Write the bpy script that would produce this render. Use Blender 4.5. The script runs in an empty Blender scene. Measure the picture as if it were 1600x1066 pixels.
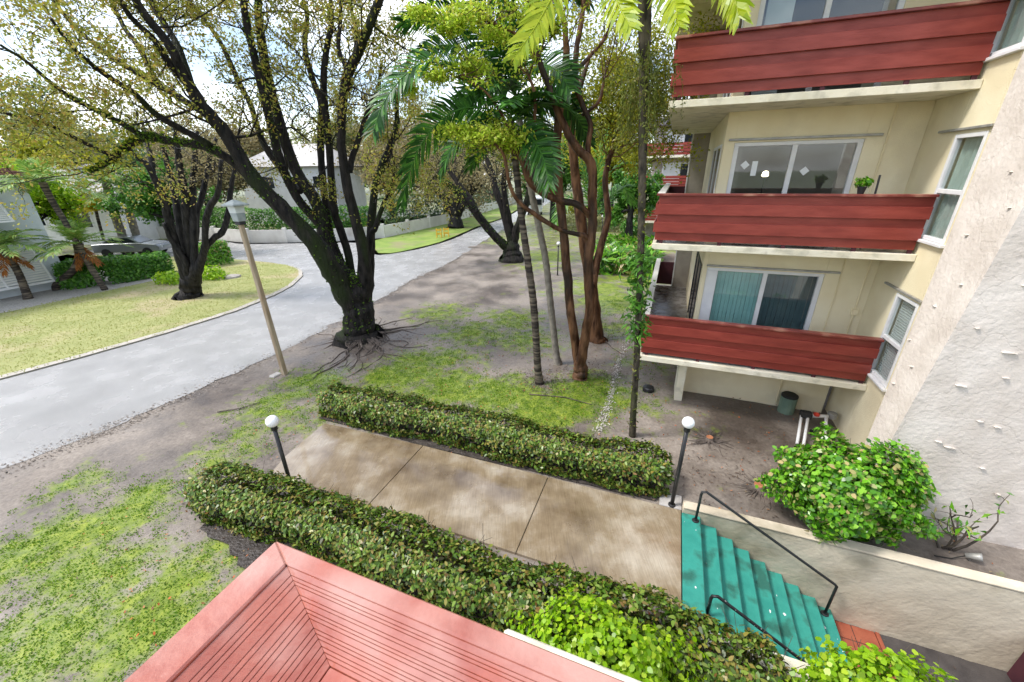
import bpy, bmesh, math, random
import numpy as np
from mathutils import Vector, Matrix
R = math.radians
scn = bpy.context.scene
# ------------------------------------------------------------------ camera
CAM_Z = 5.4
PITCH, ROLL = R(23.01), R(-.93)
cam_d = bpy.data.cameras.new('camera'); cam = bpy.data.objects.new('camera', cam_d)
scn.collection.objects.link(cam); scn.camera = cam
cam_d.sensor_width = 36; cam_d.lens = 36 * 623.9 / 1600; cam_d.clip_end = 2000; cam_d.clip_start = .05
_r = Vector((1, 0, 0)); _f = Vector((0, math.cos(PITCH), -math.sin(PITCH))); _dn = Vector((0, -math.sin(PITCH), -math.cos(PITCH)))
_rt = _r * math.cos(ROLL) - _dn * math.sin(ROLL); _dw = _r * math.sin(ROLL) + _dn * math.cos(ROLL)
_m = Matrix((_rt, -_dw, -_f)).transposed().to_4x4(); _m.translation = (0, 0, CAM_Z)
cam.matrix_world = _m
# ------------------------------------------------------------------ sky, sun, exposure
SUN_EL, SUN_AZ = R(54), R(266)
w = bpy.data.worlds.new('World'); scn.world = w; w.use_nodes = True
nt = w.node_tree; nt.nodes.clear()
def wn(t, **k):
    n = nt.nodes.new(t)
    for a, b in k.items(): setattr(n, a, b)
    return n
sky = wn('ShaderNodeTexSky', sky_type='NISHITA', sun_disc=False)
sky.sun_elevation = SUN_EL; sky.sun_rotation = SUN_AZ; sky.air_density = 1.0; sky.dust_density = 1.5
tc = wn('ShaderNodeTexCoord'); mp = wn('ShaderNodeMapping'); mp.inputs['Scale'].default_value = (2.2, 2.2, 5)
nz = wn('ShaderNodeTexNoise'); nz.inputs['Scale'].default_value = 1.6; nz.inputs['Detail'].default_value = 7
rp = wn('ShaderNodeValToRGB'); rp.color_ramp.elements[0].position = .40; rp.color_ramp.elements[1].position = .66
rp.color_ramp.elements[0].color = (.0, .0, .0, 1); rp.color_ramp.elements[1].color = (.9, .9, .9, 1)
mx = wn('ShaderNodeMix', data_type='RGBA'); mx.inputs[7].default_value = (8.2, 8.3, 8.5, 1)
bg = wn('ShaderNodeBackground'); bg.inputs['Strength'].default_value = .115
wo = wn('ShaderNodeOutputWorld')
L = nt.links.new
L(tc.outputs['Generated'], mp.inputs['Vector']); L(mp.outputs[0], nz.inputs['Vector']); L(nz.outputs[0], rp.inputs[0])
L(rp.outputs[0], mx.inputs[0]); L(sky.outputs[0], mx.inputs[6]); L(mx.outputs[2], bg.inputs[0]); L(bg.outputs[0], wo.inputs[0])
sun_d = bpy.data.lights.new('sun', 'SUN'); sun_d.energy = 1.5; sun_d.angle = R(12); sun_d.color = (1, .96, .9)
sun = bpy.data.objects.new('sun', sun_d); scn.collection.objects.link(sun)
_az = SUN_AZ; _sd = Vector((math.sin(_az) * math.cos(SUN_EL), math.cos(_az) * math.cos(SUN_EL), math.sin(SUN_EL)))
sun.rotation_euler = _sd.to_track_quat('Z', 'Y').to_euler()
vs = scn.view_settings; vs.view_transform = 'Standard'; vs.look = 'None'; vs.gamma = 1; vs.exposure = 1.32; vs.use_curve_mapping = False
scn.cycles.use_denoising = True; scn.cycles.max_bounces = 6; scn.cycles.transparent_max_bounces = 8
scn.cycles.diffuse_bounces = 3; scn.cycles.glossy_bounces = 2; scn.cycles.caustics_reflective = False; scn.cycles.caustics_refractive = False
# ------------------------------------------------------------------ helpers
COL = scn.collection
AL = R(21.4)
E1 = np.array((math.cos(AL), -math.sin(AL), 0.)); E2 = np.array((math.sin(AL), math.cos(AL), 0.))
def g(p, q, z=0.): return (p * E1[0] + q * E2[0], p * E1[1] + q * E2[1], z)
rng = np.random.default_rng(7)
def lin(h):
    h = h.lstrip('#'); o = []
    for i in (0, 2, 4):
        c = int(h[i:i + 2], 16) / 255; o.append(c / 12.92 if c <= .04045 else ((c + .055) / 1.055) ** 2.4)
    return (*o, 1)
MATS = {}
def nodes(name):
    m = bpy.data.materials.new(name); m.use_nodes = True; t = m.node_tree; t.nodes.clear()
    MATS[name] = m
    return m, t, (lambda k, **a: _nn(t, k, a)), t.links.new
def _nn(t, k, a):
    n = t.nodes.new(k)
    for x, y in a.items(): setattr(n, x, y)
    return n
def C(c): return lin(c) if isinstance(c, str) else (*c, 1)
def mat(name, c1, c2=None, scale=4, rough=.6, bump=0., bscale=30, spec=.4, metal=0., r2=None, stretch=(1, 1, 1), c3=None, s3=.7, bd=.02, lo=.35, hi=.65, detail=6, coat=0):
    m, t, N, K = nodes(name)
    o = N('ShaderNodeOutputMaterial'); b = N('ShaderNodeBsdfPrincipled'); K(b.outputs[0], o.inputs[0])
    b.inputs['Roughness'].default_value = rough; b.inputs['Metallic'].default_value = metal; b.inputs['Specular IOR Level'].default_value = spec
    b.inputs['Coat Weight'].default_value = coat; b.inputs['Coat Roughness'].default_value = .15
    tc = N('ShaderNodeTexCoord'); mp = N('ShaderNodeMapping'); mp.inputs['Scale'].default_value = stretch; K(tc.outputs['Object'], mp.inputs[0])
    if c2 is None: b.inputs['Base Color'].default_value = C(c1)
    else:
        n = N('ShaderNodeTexNoise'); n.inputs['Scale'].default_value = scale; n.inputs['Detail'].default_value = detail; K(mp.outputs[0], n.inputs[0])
        r = N('ShaderNodeValToRGB'); e = r.color_ramp.elements; e[0].position = lo; e[1].position = hi; e[0].color = C(c1); e[1].color = C(c2); K(n.outputs[0], r.inputs[0])
        src = r.outputs[0]
        if c3 is not None:
            n3 = N('ShaderNodeTexNoise'); n3.inputs['Scale'].default_value = s3; n3.inputs['Detail'].default_value = 8; K(mp.outputs[0], n3.inputs[0])
            r3 = N('ShaderNodeValToRGB'); r3.color_ramp.elements[0].position = .52; r3.color_ramp.elements[1].position = .66; K(n3.outputs[0], r3.inputs[0])
            x = N('ShaderNodeMix', data_type='RGBA'); K(r3.outputs[0], x.inputs[0]); K(src, x.inputs[6]); x.inputs[7].default_value = C(c3); src = x.outputs[2]
        K(src, b.inputs['Base Color'])
        if r2 is not None:
            q = N('ShaderNodeMapRange'); q.inputs[1].default_value = lo; q.inputs[2].default_value = hi; q.inputs[3].default_value = rough; q.inputs[4].default_value = r2
            K(n.outputs[0], q.inputs[0]); K(q.outputs[0], b.inputs['Roughness'])
    if bump:
        n2 = N('ShaderNodeTexNoise'); n2.inputs['Scale'].default_value = bscale; n2.inputs['Detail'].default_value = 5; K(mp.outputs[0], n2.inputs[0])
        bp = N('ShaderNodeBump'); bp.inputs['Strength'].default_value = bump; bp.inputs['Distance'].default_value = bd; K(n2.outputs[0], bp.inputs['Height']); K(bp.outputs[0], b.inputs['Normal'])
    return m
def leafmat(name, cols, trans=.35, rough=.4, spec=.4):
    m, t, N, K = nodes(name)
    o = N('ShaderNodeOutputMaterial'); b = N('ShaderNodeBsdfPrincipled'); tr = N('ShaderNodeBsdfTranslucent'); mx = N('ShaderNodeMixShader')
    mx.inputs[0].default_value = trans; b.inputs['Roughness'].default_value = rough; b.inputs['Specular IOR Level'].default_value = spec
    ge = N('ShaderNodeNewGeometry'); r = N('ShaderNodeValToRGB'); K(ge.outputs['Random Per Island'], r.inputs[0])
    e = r.color_ramp.elements
    while len(e) < len(cols): e.new(.5)
    for i, c in enumerate(cols): e[i].position = i / max(1, len(cols) - 1); e[i].color = C(c)
    K(r.outputs[0], b.inputs['Base Color']); K(r.outputs[0], tr.inputs['Color']); K(b.outputs[0], mx.inputs[1]); K(tr.outputs[0], mx.inputs[2]); K(mx.outputs[0], o.inputs[0])
    return m
def tag(o, label=None, cat=None, group=None, kind=None):
    for k, v in (('label', label), ('category', cat), ('group', group), ('kind', kind)):
        if v: o[k] = v
    return o
def empty(name, loc, parent=None):
    o = bpy.data.objects.new(name, None); COL.objects.link(o); o.empty_display_size = .2
    if parent is None: o.location = loc; o['_loc'] = loc
    else: o.parent = parent; o['_loc'] = parent['_loc']
    return o
def link(name, me, m, parent=None):
    o = bpy.data.objects.new(name, me); COL.objects.link(o)
    if m is not None and not me.materials: me.materials.append(MATS[m] if isinstance(m, str) else m)
    if parent is not None:
        o.parent = parent
        if '_loc' in parent: o.matrix_parent_inverse = Matrix.Translation(-Vector(parent['_loc']))
        if parent.type == 'EMPTY' and parent.parent is not None: pass
    return o
class MB:
    """collects shapes (world coordinates) for one mesh"""
    def __init__(s): s.v = []; s.f = []; s.n = 0
    def add(s, v, f):
        k = s.n; s.v.extend([tuple(x) for x in v]); s.f.extend([tuple(i + k for i in q) for q in f]); s.n += len(v); return s
    def hexa(s, c):  # 8 corners: bottom ring 0-3, top ring 4-7
        return s.add(c, [(3, 2, 1, 0), (4, 5, 6, 7), (0, 1, 5, 4), (1, 2, 6, 5), (2, 3, 7, 6), (3, 0, 4, 7)])
    def box(s, p0, p1, q0, q1, z0, z1):
        return s.hexa([g(p0, q0, z0), g(p1, q0, z0), g(p1, q1, z0), g(p0, q1, z0), g(p0, q0, z1), g(p1, q0, z1), g(p1, q1, z1), g(p0, q1, z1)])
    def prism(s, poly, z0, z1):
        n = len(poly); v = [(x, y, z0) for x, y in poly] + [(x, y, z1) for x, y in poly]
        return s.add(v, [tuple(range(n))[::-1], tuple(range(n, 2 * n))] + [(i, (i + 1) % n, n + (i + 1) % n, n + i) for i in range(n)])
    def tube(s, pts, rad, k=8, cap=True, lump=0.):
        pts = np.asarray(pts, float); n = len(pts); rad = np.broadcast_to(np.asarray(rad, float), (n,))
        T = np.gradient(pts, axis=0); T /= np.linalg.norm(T, axis=1)[:, None] + 1e-9
        a = np.array((1, 0, 0.)) if abs(T[0][0]) < .8 else np.array((0, 1, 0.))
        u = np.cross(T[0], a); u /= np.linalg.norm(u); vs = []
        th = np.linspace(0, 2 * math.pi, k, endpoint=False)
        for i in range(n):
            u = u - T[i] * (u @ T[i]); u /= np.linalg.norm(u) + 1e-9; w_ = np.cross(T[i], u)
            rr = rad[i] * (1 + (lump * rng.normal(size=k) if lump else 0))
            vs.append(pts[i] + (np.cos(th) * rr)[:, None] * u + (np.sin(th) * rr)[:, None] * w_)
        vs = np.concatenate(vs); f = []
        for i in range(n - 1):
            for j in range(k):
                f.append((i * k + j, i * k + (j + 1) % k, (i + 1) * k + (j + 1) % k, (i + 1) * k + j))
        if cap: f.append(tuple(range(k))[::-1]); f.append(tuple(range((n - 1) * k, n * k)))
        return s.add(vs, f)
    def lathe(s, c, prof, k=16):
        th = np.linspace(0, 2 * math.pi, k, endpoint=False); v = []; f = []
        for r, z in prof: v += [(c[0] + r * math.cos(t), c[1] + r * math.sin(t), c[2] + z) for t in th]
        for i in range(len(prof) - 1):
            for j in range(k): f.append((i * k + j, i * k + (j + 1) % k, (i + 1) * k + (j + 1) % k, (i + 1) * k + j))
        f.append(tuple(range(k))[::-1]); f.append(tuple(range((len(prof) - 1) * k, len(prof) * k)))
        return s.add(v, f)
    def build(s, name, m, parent=None, smooth=False, bevel=0.):
        me = bpy.data.meshes.new(name); me.from_pydata(s.v, [], s.f); me.update()
        if bevel:
            bm = bmesh.new(); bm.from_mesh(me)
            bmesh.ops.bevel(bm, geom=list(bm.edges), offset=bevel, segments=1, affect='EDGES'); bm.to_mesh(me); bm.free()
        if smooth: me.polygons.foreach_set('use_smooth', [True] * len(me.polygons))
        return link(name, me, m, parent)
def spline(pts, n):
    """Catmull-Rom resample of (x,y,z,r) rows"""
    P = np.asarray(pts, float); P = np.vstack([2 * P[0] - P[1], P, 2 * P[-1] - P[-2]]); out = []
    for i in range(1, len(P) - 2):
        for t in np.linspace(0, 1, n, endpoint=False):
            a, b, c, d = P[i - 1], P[i], P[i + 1], P[i + 2]
            out.append(.5 * (2 * b + (c - a) * t + (2 * a - 5 * b + 4 * c - d) * t * t + (3 * b - a - 3 * c + d) * t ** 3))
    out.append(P[-2]); return np.array(out)
def unit(v): return v / (np.linalg.norm(v, axis=-1, keepdims=True) + 1e-9)
def qmesh(name, V, nq, k=4):
    """V: (n*k,3), one k-gon per k rows"""
    me = bpy.data.meshes.new(name); n = len(V) // k
    me.vertices.add(n * k); me.vertices.foreach_set('co', V.astype(np.float32).ravel())
    me.loops.add(n * k); me.loops.foreach_set('vertex_index', np.arange(n * k, dtype=np.int32))
    me.polygons.add(n); me.polygons.foreach_set('loop_start', np.arange(0, n * k, k, dtype=np.int32))
    me.update(calc_edges=True); return me
def leaves(name, P, size, m, parent=None, out=None, up=.5, wid=.5, jit=.35, fold=.18, droop=0., k=4):
    """one folded quad per leaf; out: preferred outward direction per leaf"""
    P = np.asarray(P, float); n = len(P)
    nrm = rng.normal(size=(n, 3)); 
    if out is not None: nrm = nrm * .55 + out
    nrm[:, 2] += up; nrm = unit(nrm)
    a = unit(np.cross(nrm, rng.normal(size=(n, 3)))); a[:, 2] -= droop; a = unit(a)
    b = unit(np.cross(nrm, a)); nn = np.cross(a, b)
    L_ = (size * (1 + jit * rng.uniform(-1, 1, n)))[:, None]; W = L_ * wid * .5
    if k == 6:
        V = np.empty((n, 6, 3)); cv = nn * L_ * rng.uniform(-.12, .12, (n, 1)); V[:, 0] = P; V[:, 1] = P + a * L_ * .28 + b * W * .92 + nn * L_ * fold * .6; V[:, 2] = P + a * L_ * .66 + b * W * .8 + nn * L_ * fold * .6 + cv * .5
        V[:, 3] = P + a * L_ + cv; V[:, 4] = P + a * L_ * .66 - b * W * .8 + nn * L_ * fold * .6 + cv * .5; V[:, 5] = P + a * L_ * .28 - b * W * .92 + nn * L_ * fold * .6
        return link(name, qmesh(name, V.reshape(-1, 3), n, 6), m, parent)
    V = np.empty((n, 4, 3)); V[:, 0] = P; V[:, 1] = P + a * L_ * .45 + b * W + nn * L_ * fold; V[:, 2] = P + a * L_; V[:, 3] = P + a * L_ * .45 - b * W + nn * L_ * fold
    return link(name, qmesh(name, V.reshape(-1, 3), n), m, parent)
def branch(p, d, L_, r, lvl, out, tips, nch=3, up=.15, ratio=.55, wob=.28, tipn=3):
    n = 5; pts = [p]; d = unit(d); q = p.copy()
    for i in range(n - 1):
        d = unit(d + rng.normal(size=3) * wob + np.array((0, 0, up * .3))); q = q + d * L_ / (n - 1); pts.append(q.copy())
    out.append((np.array(pts), np.linspace(r, r * .45, n), lvl))
    if lvl == 0: tips.append(np.array(pts)); return
    for k in range(nch):
        i = rng.integers(1, n); dd = unit(pts[i] - pts[i - 1]) * .55 + unit(rng.normal(size=3)) * .85 + np.array((0, 0, up))
        branch(pts[i], dd, L_ * ratio * rng.uniform(.7, 1.2), r * .55, lvl - 1, out, tips, nch, up, ratio, wob)
def tubes(name, lst, m, parent, k=4):
    mb = MB()
    for pts, rad, lvl in lst: mb.tube(pts, rad, max(3, min(k, 3 + lvl)), cap=False)
    return mb.build(name, m, parent, smooth=True)
def tip_points(tips, per, sig):
    T = np.concatenate([t[1:] for t in tips]); i = rng.integers(0, len(T), int(per * len(tips)))
    return T[i] + rng.normal(size=(len(i), 3)) * sig
def traced_tree(name, limbs, label, cat, barkm, leafm, n1=6, L1=2.0, lvl=2, nch=3, per=22, lsize=.08, sig=.12, frm=.35, minz=2.5, group=None, trunk_lump=.06, up=.2, hmax=None, skip=()):
    b = limbs[0][0]; root = empty(name, (b[0], b[1], 0)); tag(root, label, cat, group)
    tr = MB(); out = []; tips = []
    T0 = limbs[0]; tt0 = np.array(T0[-1][:3])
    for j, l in enumerate(limbs):
        if j == 0: l = [*l[:-1], (*l[-1][:3], l[-1][3] * .35)]
        elif np.linalg.norm(np.array(l[0][:3]) - tt0) < T0[2][3] * 3.2: l = [(*(np.array(T0[2][:3]) + (np.array(l[0][:3]) - np.array(T0[2][:3])) * .25), min(T0[2][3] * .7, l[0][3] * 1.3)), *l]
        s_ = spline(l, 5 if len(l) < 8 else 4); s_[:, :3] += rng.normal(size=(len(s_), 3)) * (s_[:, 3:4] * .06)
        mb = tr if j == 0 else MB()
        mb.tube(s_[:, :3], np.maximum(s_[:, 3], .012), 12, lump=trunk_lump)
        if j: mb.build('limb', barkm, root, smooth=True)
        if j and j not in skip:
            m_ = len(s_)
            for k in range(n1):
                i = min(m_ - 1, int(m_ * rng.uniform(frm, 1.0)))
                if s_[i, 2] < minz: continue
                d = unit(s_[i, :3] - s_[i - 1, :3]) * .6 + unit(rng.normal(size=3)) * .8
                branch(s_[i, :3].copy(), d, L1 * rng.uniform(.6, 1.2), max(.010, s_[i, 3] * .24), lvl, out, tips, nch, up)
    tr.build('trunk', barkm, root, smooth=True)
    if out: tubes('twigs', out, barkm, root)['kind'] = 'stuff'
    if tips and per: leaves('crown', tip_points(tips, per, sig), lsize, leafm, root)
    return root, tips
def frond(parent, pts, ll, m, wid=.045, n=34, droop=.4, twist=0.):
    """pinnate frond along a polyline: stem + leaflets on both sides"""
    s_ = spline([(*p, 0) for p in pts], 10)[:, :3]; dl = np.r_[0, np.cumsum(np.linalg.norm(np.diff(s_, axis=0), axis=1))]
    tt = np.linspace(.12, 1, n) * dl[-1]; X = np.stack([np.interp(tt, dl, s_[:, i]) for i in range(3)], 1)
    T = unit(np.gradient(X, axis=0)); side = np.cross(T, (0, 0, 1.)); side = unit(side + 1e-6); side = unit(side * math.cos(twist) + np.cross(T, side) * math.sin(twist))
    V = []
    for sg in (-1, 1):
        for i in range(n):
            f = i / (n - 1); Lf = ll * (.55 + .9 * math.sin(math.pi * min(1, .18 + f * .75)) ) * .72 * rng.uniform(.85, 1.1)
            d = unit(side[i] * sg * (1 - .45 * f) + T[i] * (.45 + .6 * f) + np.array((0, 0, .12)) + rng.normal(size=3) * .07)
            p0 = X[i]; wv = unit(np.cross(d, np.cross(T[i], side[i])) + rng.normal(size=3) * .25) * wid * rng.uniform(.8, 1.2)
            p1 = p0 + d * Lf * .5; d2 = unit(d + np.array((0, 0, -droop * rng.uniform(.7, 1.3)))); p2 = p1 + d2 * Lf * .5
            V += [p0 - wv * .3, p0 + wv * .3, p1 + wv * .55, p1 - wv * .55, p1 - wv * .55, p1 + wv * .55, p2 + wv * .06, p2 - wv * .06]
    o = link('frond', qmesh('frond', np.array(V), 0), m, parent)
    MB().tube(s_, np.linspace(.022, .006, len(s_)), 5, cap=False).build('frond_stem', m, parent, smooth=True)
    return o
def auto_fronds(parent, top, n, L_, ll, m, el=(10, 70), sag=.8, nl=26, wid=.04, ph0=0):
    for k in range(n):
        az = ph0 + k * 2.4 + rng.uniform(-.2, .2); e = R(rng.uniform(*el)); d = np.array((math.cos(az) * math.cos(e), math.sin(az) * math.cos(e), math.sin(e)))
        pts = [np.array(top) + d * L_ * t - np.array((0, 0, sag * L_ * t * t * .6)) for t in (0, .25, .5, .75, 1)]
        frond(parent, pts, ll, m, n=nl, wid=wid)
def hedge_pts(p0, p1, q0, q1, h, n, wob=.17, z0=.08, seed=1):
    r_ = np.random.default_rng(seed); P = []; O = []
    ph = r_.uniform(0, 6, 6)
    t = r_.uniform(0, 1, n); a = r_.uniform(-.18 * math.pi, 1.18 * math.pi, n); dpt = np.where(r_.random(n) < .8, r_.uniform(.86, 1.03, n), r_.uniform(.3, .9, n))
    cs, sn = np.cos(a), np.sin(a); e_ = .42
    x = np.sign(cs) * np.abs(cs) ** e_; y = np.sign(sn) * np.abs(sn) ** e_
    pp = p0 + (p1 - p0) * t; L_ = p1 - p0
    endf = np.minimum(1, np.minimum((pp - p0), (p1 - pp)) / .35 + .35) ** .5
    sw = (1 + r_.normal(size=n) * .05 + wob * (np.sin(pp * 2.1 + ph[0]) * .5 + np.sin(pp * 5.3 + ph[1]) * .35 + np.sin(pp * 11 + a * 3 + ph[2]) * .3)) * endf
    gap = np.sin(pp * 7.3 + a * 2.2 + ph[4]) * np.sin(pp * 3.1 - a * 3.7 + ph[5]) + .5 * np.sin(pp * 17 + a * 5); dpt = np.where(gap > .75, dpt * r_.uniform(.55, .95, n), dpt); dpt = np.where(r_.random(n) < .02, dpt * r_.uniform(1.03, 1.14, n), dpt)
    qc, hw = (q0 + q1) / 2, (q1 - q0) / 2; zc = h * .42
    qq = qc + x * hw * dpt * sw + np.sin(pp * 1.3 + ph[3]) * .05; zz = np.where(y > 0, zc + y * (h - zc) * dpt * sw, zc + y * (zc - z0) * 1.6 * dpt)
    zz = np.maximum(zz, z0)
    P = np.stack([pp * E1[0] + qq * E2[0], pp * E1[1] + qq * E2[1], zz], 1); O = x[:, None] * E2 + np.stack([0 * y, 0 * y, y], 1)
    return P, O
def blob_pts(c, rad, n, seed=1, wob=.18, surf=.75):
    r_ = np.random.default_rng(seed); d = unit(r_.normal(size=(n, 3))); ph = r_.uniform(0, 6, 4)
    k = 1 + wob * (np.sin(d[:, 0] * 5 + ph[0]) * np.cos(d[:, 1] * 4 + ph[1]) + .6 * np.sin(d[:, 2] * 9 + d[:, 0] * 7 + ph[2]))
    rr = np.where(r_.random(n) < surf, r_.uniform(.85, 1.03, n), r_.uniform(.3, .9, n)) * k
    D = d * rr[:, None]; c = np.asarray(c)
    P = c + D[:, :1] * rad[0] * E1 + D[:, 1:2] * rad[1] * E2 + D[:, 2:] * np.array((0, 0, rad[2])); O = d[:, :1] * E1 + d[:, 1:2] * E2 + d[:, 2:] * np.array((0, 0, 1.))
    return P, O
def sticks(name, base_pts, parent, m, h=.5, spread=.35, r=.006):
    mb = MB()
    for b in base_pts:
        d = unit(np.array((rng.normal() * spread, rng.normal() * spread, 1.))); q = np.array(b) + d * h * .5 + rng.normal(size=3) * .04
        mb.tube([b, q, q + unit(d + rng.normal(size=3) * .4) * h * .5], [r, r * .8, r * .4], 4, cap=False)
    return mb.build(name, m, parent, smooth=True)
# ------------------------------------------------------------------ measured limb lines (x, y, z, radius), frond lines, moss patches
OAK=[[(-5.38,13.11,-0.4,1.149),(-5.36,13.11,-0.15,0.799),(-5.33,13.11,0.2,0.61),(-5.31,13.11,0.72,0.512),(-5.28,13.11,1.31,0.482),(-5.23,13.11,1.87,0.366),(-5.16,13.11,2.3,0.192)],[(-5.33,13.11,0.72,0.382),(-5.45,12.93,1.57,0.368),(-5.65,12.74,2.32,0.328),(-5.92,12.56,3.22,0.289),(-6.56,12.38,4.33,0.225),(-7.18,12.19,5.29,0.203),(-7.63,12.01,6.59,0.168),(-7.86,11.83,7.07,0.152),(-7.96,11.64,7.81,0.114),(-8.03,11.46,8.35,0.099),(-8.22,11.28,8.81,0.086),(-8.23,11.09,9.28,0.064),(-8.18,10.91,9.69,0.044)],[(-8.07,11.91,7.44,0.086),(-8.2,11.71,7.84,0.083),(-8.34,11.51,8.39,0.07),(-8.56,11.31,8.75,0.058),(-8.52,11.11,9.01,0.056),(-8.51,10.91,9.38,0.036)],[(-7.97,11.81,7.45,0.085),(-8.13,12.01,8.21,0.074),(-8.42,12.21,8.79,0.073),(-8.75,12.41,9.3,0.063),(-8.9,12.61,9.99,0.042)],[(-7.34,12.61,5.13,0.149),(-7.85,12.4,5.82,0.119),(-8.33,12.18,6.15,0.104),(-9.1,11.97,6.28,0.096),(-9.54,11.75,6.35,0.094),(-9.95,11.54,6.1,0.088),(-10.39,11.33,5.75,0.065),(-10.68,11.11,5.56,0.054)],[(-9.27,11.51,6.31,0.076),(-9.36,11.31,6.47,0.069),(-9.62,11.11,6.72,0.062),(-9.77,10.91,6.89,0.055),(-10.03,10.71,7.1,0.049),(-10.16,10.51,7.35,0.038),(-10.35,10.31,7.74,0.032),(-10.54,10.11,7.98,0.026)],[(-10.07,11.31,5.91,0.065),(-10.04,11.11,5.96,0.053),(-10.35,10.91,6.2,0.046),(-10.84,10.71,6.58,0.04),(-11.12,10.51,6.7,0.034),(-11.39,10.31,6.79,0.028),(-11.75,10.11,6.72,0.019)],[(-8.24,12.31,6.11,0.105),(-8.23,12.09,6.27,0.091),(-8.65,11.86,6.59,0.083),(-8.99,11.64,6.91,0.075),(-9.13,11.41,7.29,0.067),(-9.44,11.19,7.6,0.06),(-9.53,10.96,7.8,0.053),(-9.65,10.74,8.12,0.037),(-9.65,10.51,8.52,0.027)],[(-7.87,12.11,6.86,0.101),(-8.23,12.24,7.03,0.09),(-8.98,12.36,7.5,0.084),(-9.6,12.49,7.85,0.078),(-10.31,12.61,8.25,0.067),(-10.78,12.74,8.61,0.055),(-11.19,12.86,8.95,0.05),(-11.63,12.99,9.51,0.044),(-11.89,13.11,9.95,0.033)],[(-9.33,12.51,7.7,0.067),(-9.54,12.75,7.89,0.068),(-9.86,12.99,8.6,0.062),(-10.27,13.23,9.09,0.057),(-10.59,13.47,9.78,0.051),(-10.83,13.71,10.27,0.034)],[(-5.47,13.41,1.1,0.326),(-5.77,13.49,2.33,0.259),(-6.18,13.57,3.04,0.213),(-6.18,13.64,4.39,0.192),(-6.73,13.72,5.59,0.173),(-6.98,13.8,7.14,0.153),(-7.06,13.88,8.18,0.136),(-7.01,13.96,9.36,0.108),(-6.88,14.03,10.2,0.082),(-6.83,14.11,11.04,0.057)],[(-6.2,13.71,3.59,0.155),(-6.27,13.56,3.96,0.138),(-6.63,13.41,4.57,0.134),(-6.85,13.26,5.47,0.129),(-6.87,13.11,6.67,0.116),(-6.82,12.96,7.97,0.104),(-6.75,12.81,9.04,0.088),(-6.63,12.66,9.61,0.074),(-6.58,12.51,10.17,0.041)],[(-6.6,13.51,4.9,0.08),(-6.94,13.67,5.19,0.094),(-7.6,13.83,6.3,0.092),(-7.78,13.98,7.29,0.077),(-8.1,14.14,8.07,0.076),(-8.39,14.3,8.89,0.062),(-8.79,14.45,9.56,0.049),(-9.23,14.61,10.13,0.037)],[(-5.43,13.61,1.73,0.222),(-5.74,13.74,2.27,0.176),(-6.05,13.87,3.24,0.13),(-6.11,14.0,4.35,0.113),(-6.07,14.13,5.59,0.109),(-5.96,14.26,6.57,0.107),(-5.82,14.39,7.38,0.106),(-5.99,14.52,7.99,0.091),(-6.14,14.65,8.94,0.077),(-5.96,14.78,9.68,0.063),(-6.08,14.91,10.48,0.05)],[(-5.64,14.01,2.77,0.133),(-5.78,13.91,3.87,0.128),(-5.77,13.81,4.5,0.124),(-5.53,13.71,6.26,0.104),(-5.4,13.61,7.52,0.099),(-5.15,13.51,8.37,0.083),(-4.77,13.41,9.18,0.069),(-4.65,13.31,9.93,0.044)],[(-5.21,13.21,1.16,0.322),(-4.78,13.13,2.83,0.208),(-4.94,13.06,4.9,0.142),(-4.88,12.98,6.21,0.123),(-4.61,12.9,7.23,0.118),(-4.34,12.82,7.84,0.126),(-3.96,12.74,8.35,0.123),(-3.52,12.67,8.95,0.109),(-3.16,12.59,9.47,0.095),(-2.8,12.51,10.12,0.061)],[(-4.44,12.91,7.7,0.07),(-4.46,13.11,8.12,0.07),(-4.65,13.31,8.6,0.058),(-4.5,13.51,9.46,0.046),(-4.52,13.71,10.06,0.034)],[(-4.82,13.11,5.44,0.089),(-4.75,13.31,5.83,0.089),(-4.46,13.51,6.5,0.076),(-4.12,13.71,7.27,0.063),(-3.88,13.91,7.71,0.05),(-3.73,14.11,8.39,0.038)],[(-5.3,13.61,1.03,0.301),(-5.08,13.8,1.79,0.239),(-4.9,13.99,2.77,0.162),(-4.69,14.17,4.07,0.129),(-4.41,14.36,5.21,0.112),(-3.93,14.55,6.14,0.111),(-3.67,14.74,6.76,0.096),(-3.54,14.92,7.69,0.068),(-3.09,15.11,8.76,0.053)],[(-4.63,13.61,3.47,0.084),(-4.46,13.54,3.69,0.083),(-4.09,13.46,4.39,0.068),(-3.78,13.39,4.87,0.053),(-3.49,13.31,5.42,0.039)],[(-4.27,13.51,8.42,0.071),(-4.22,13.71,9.06,0.059),(-4.34,13.91,9.7,0.047),(-4.36,14.11,10.33,0.035)]]
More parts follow.
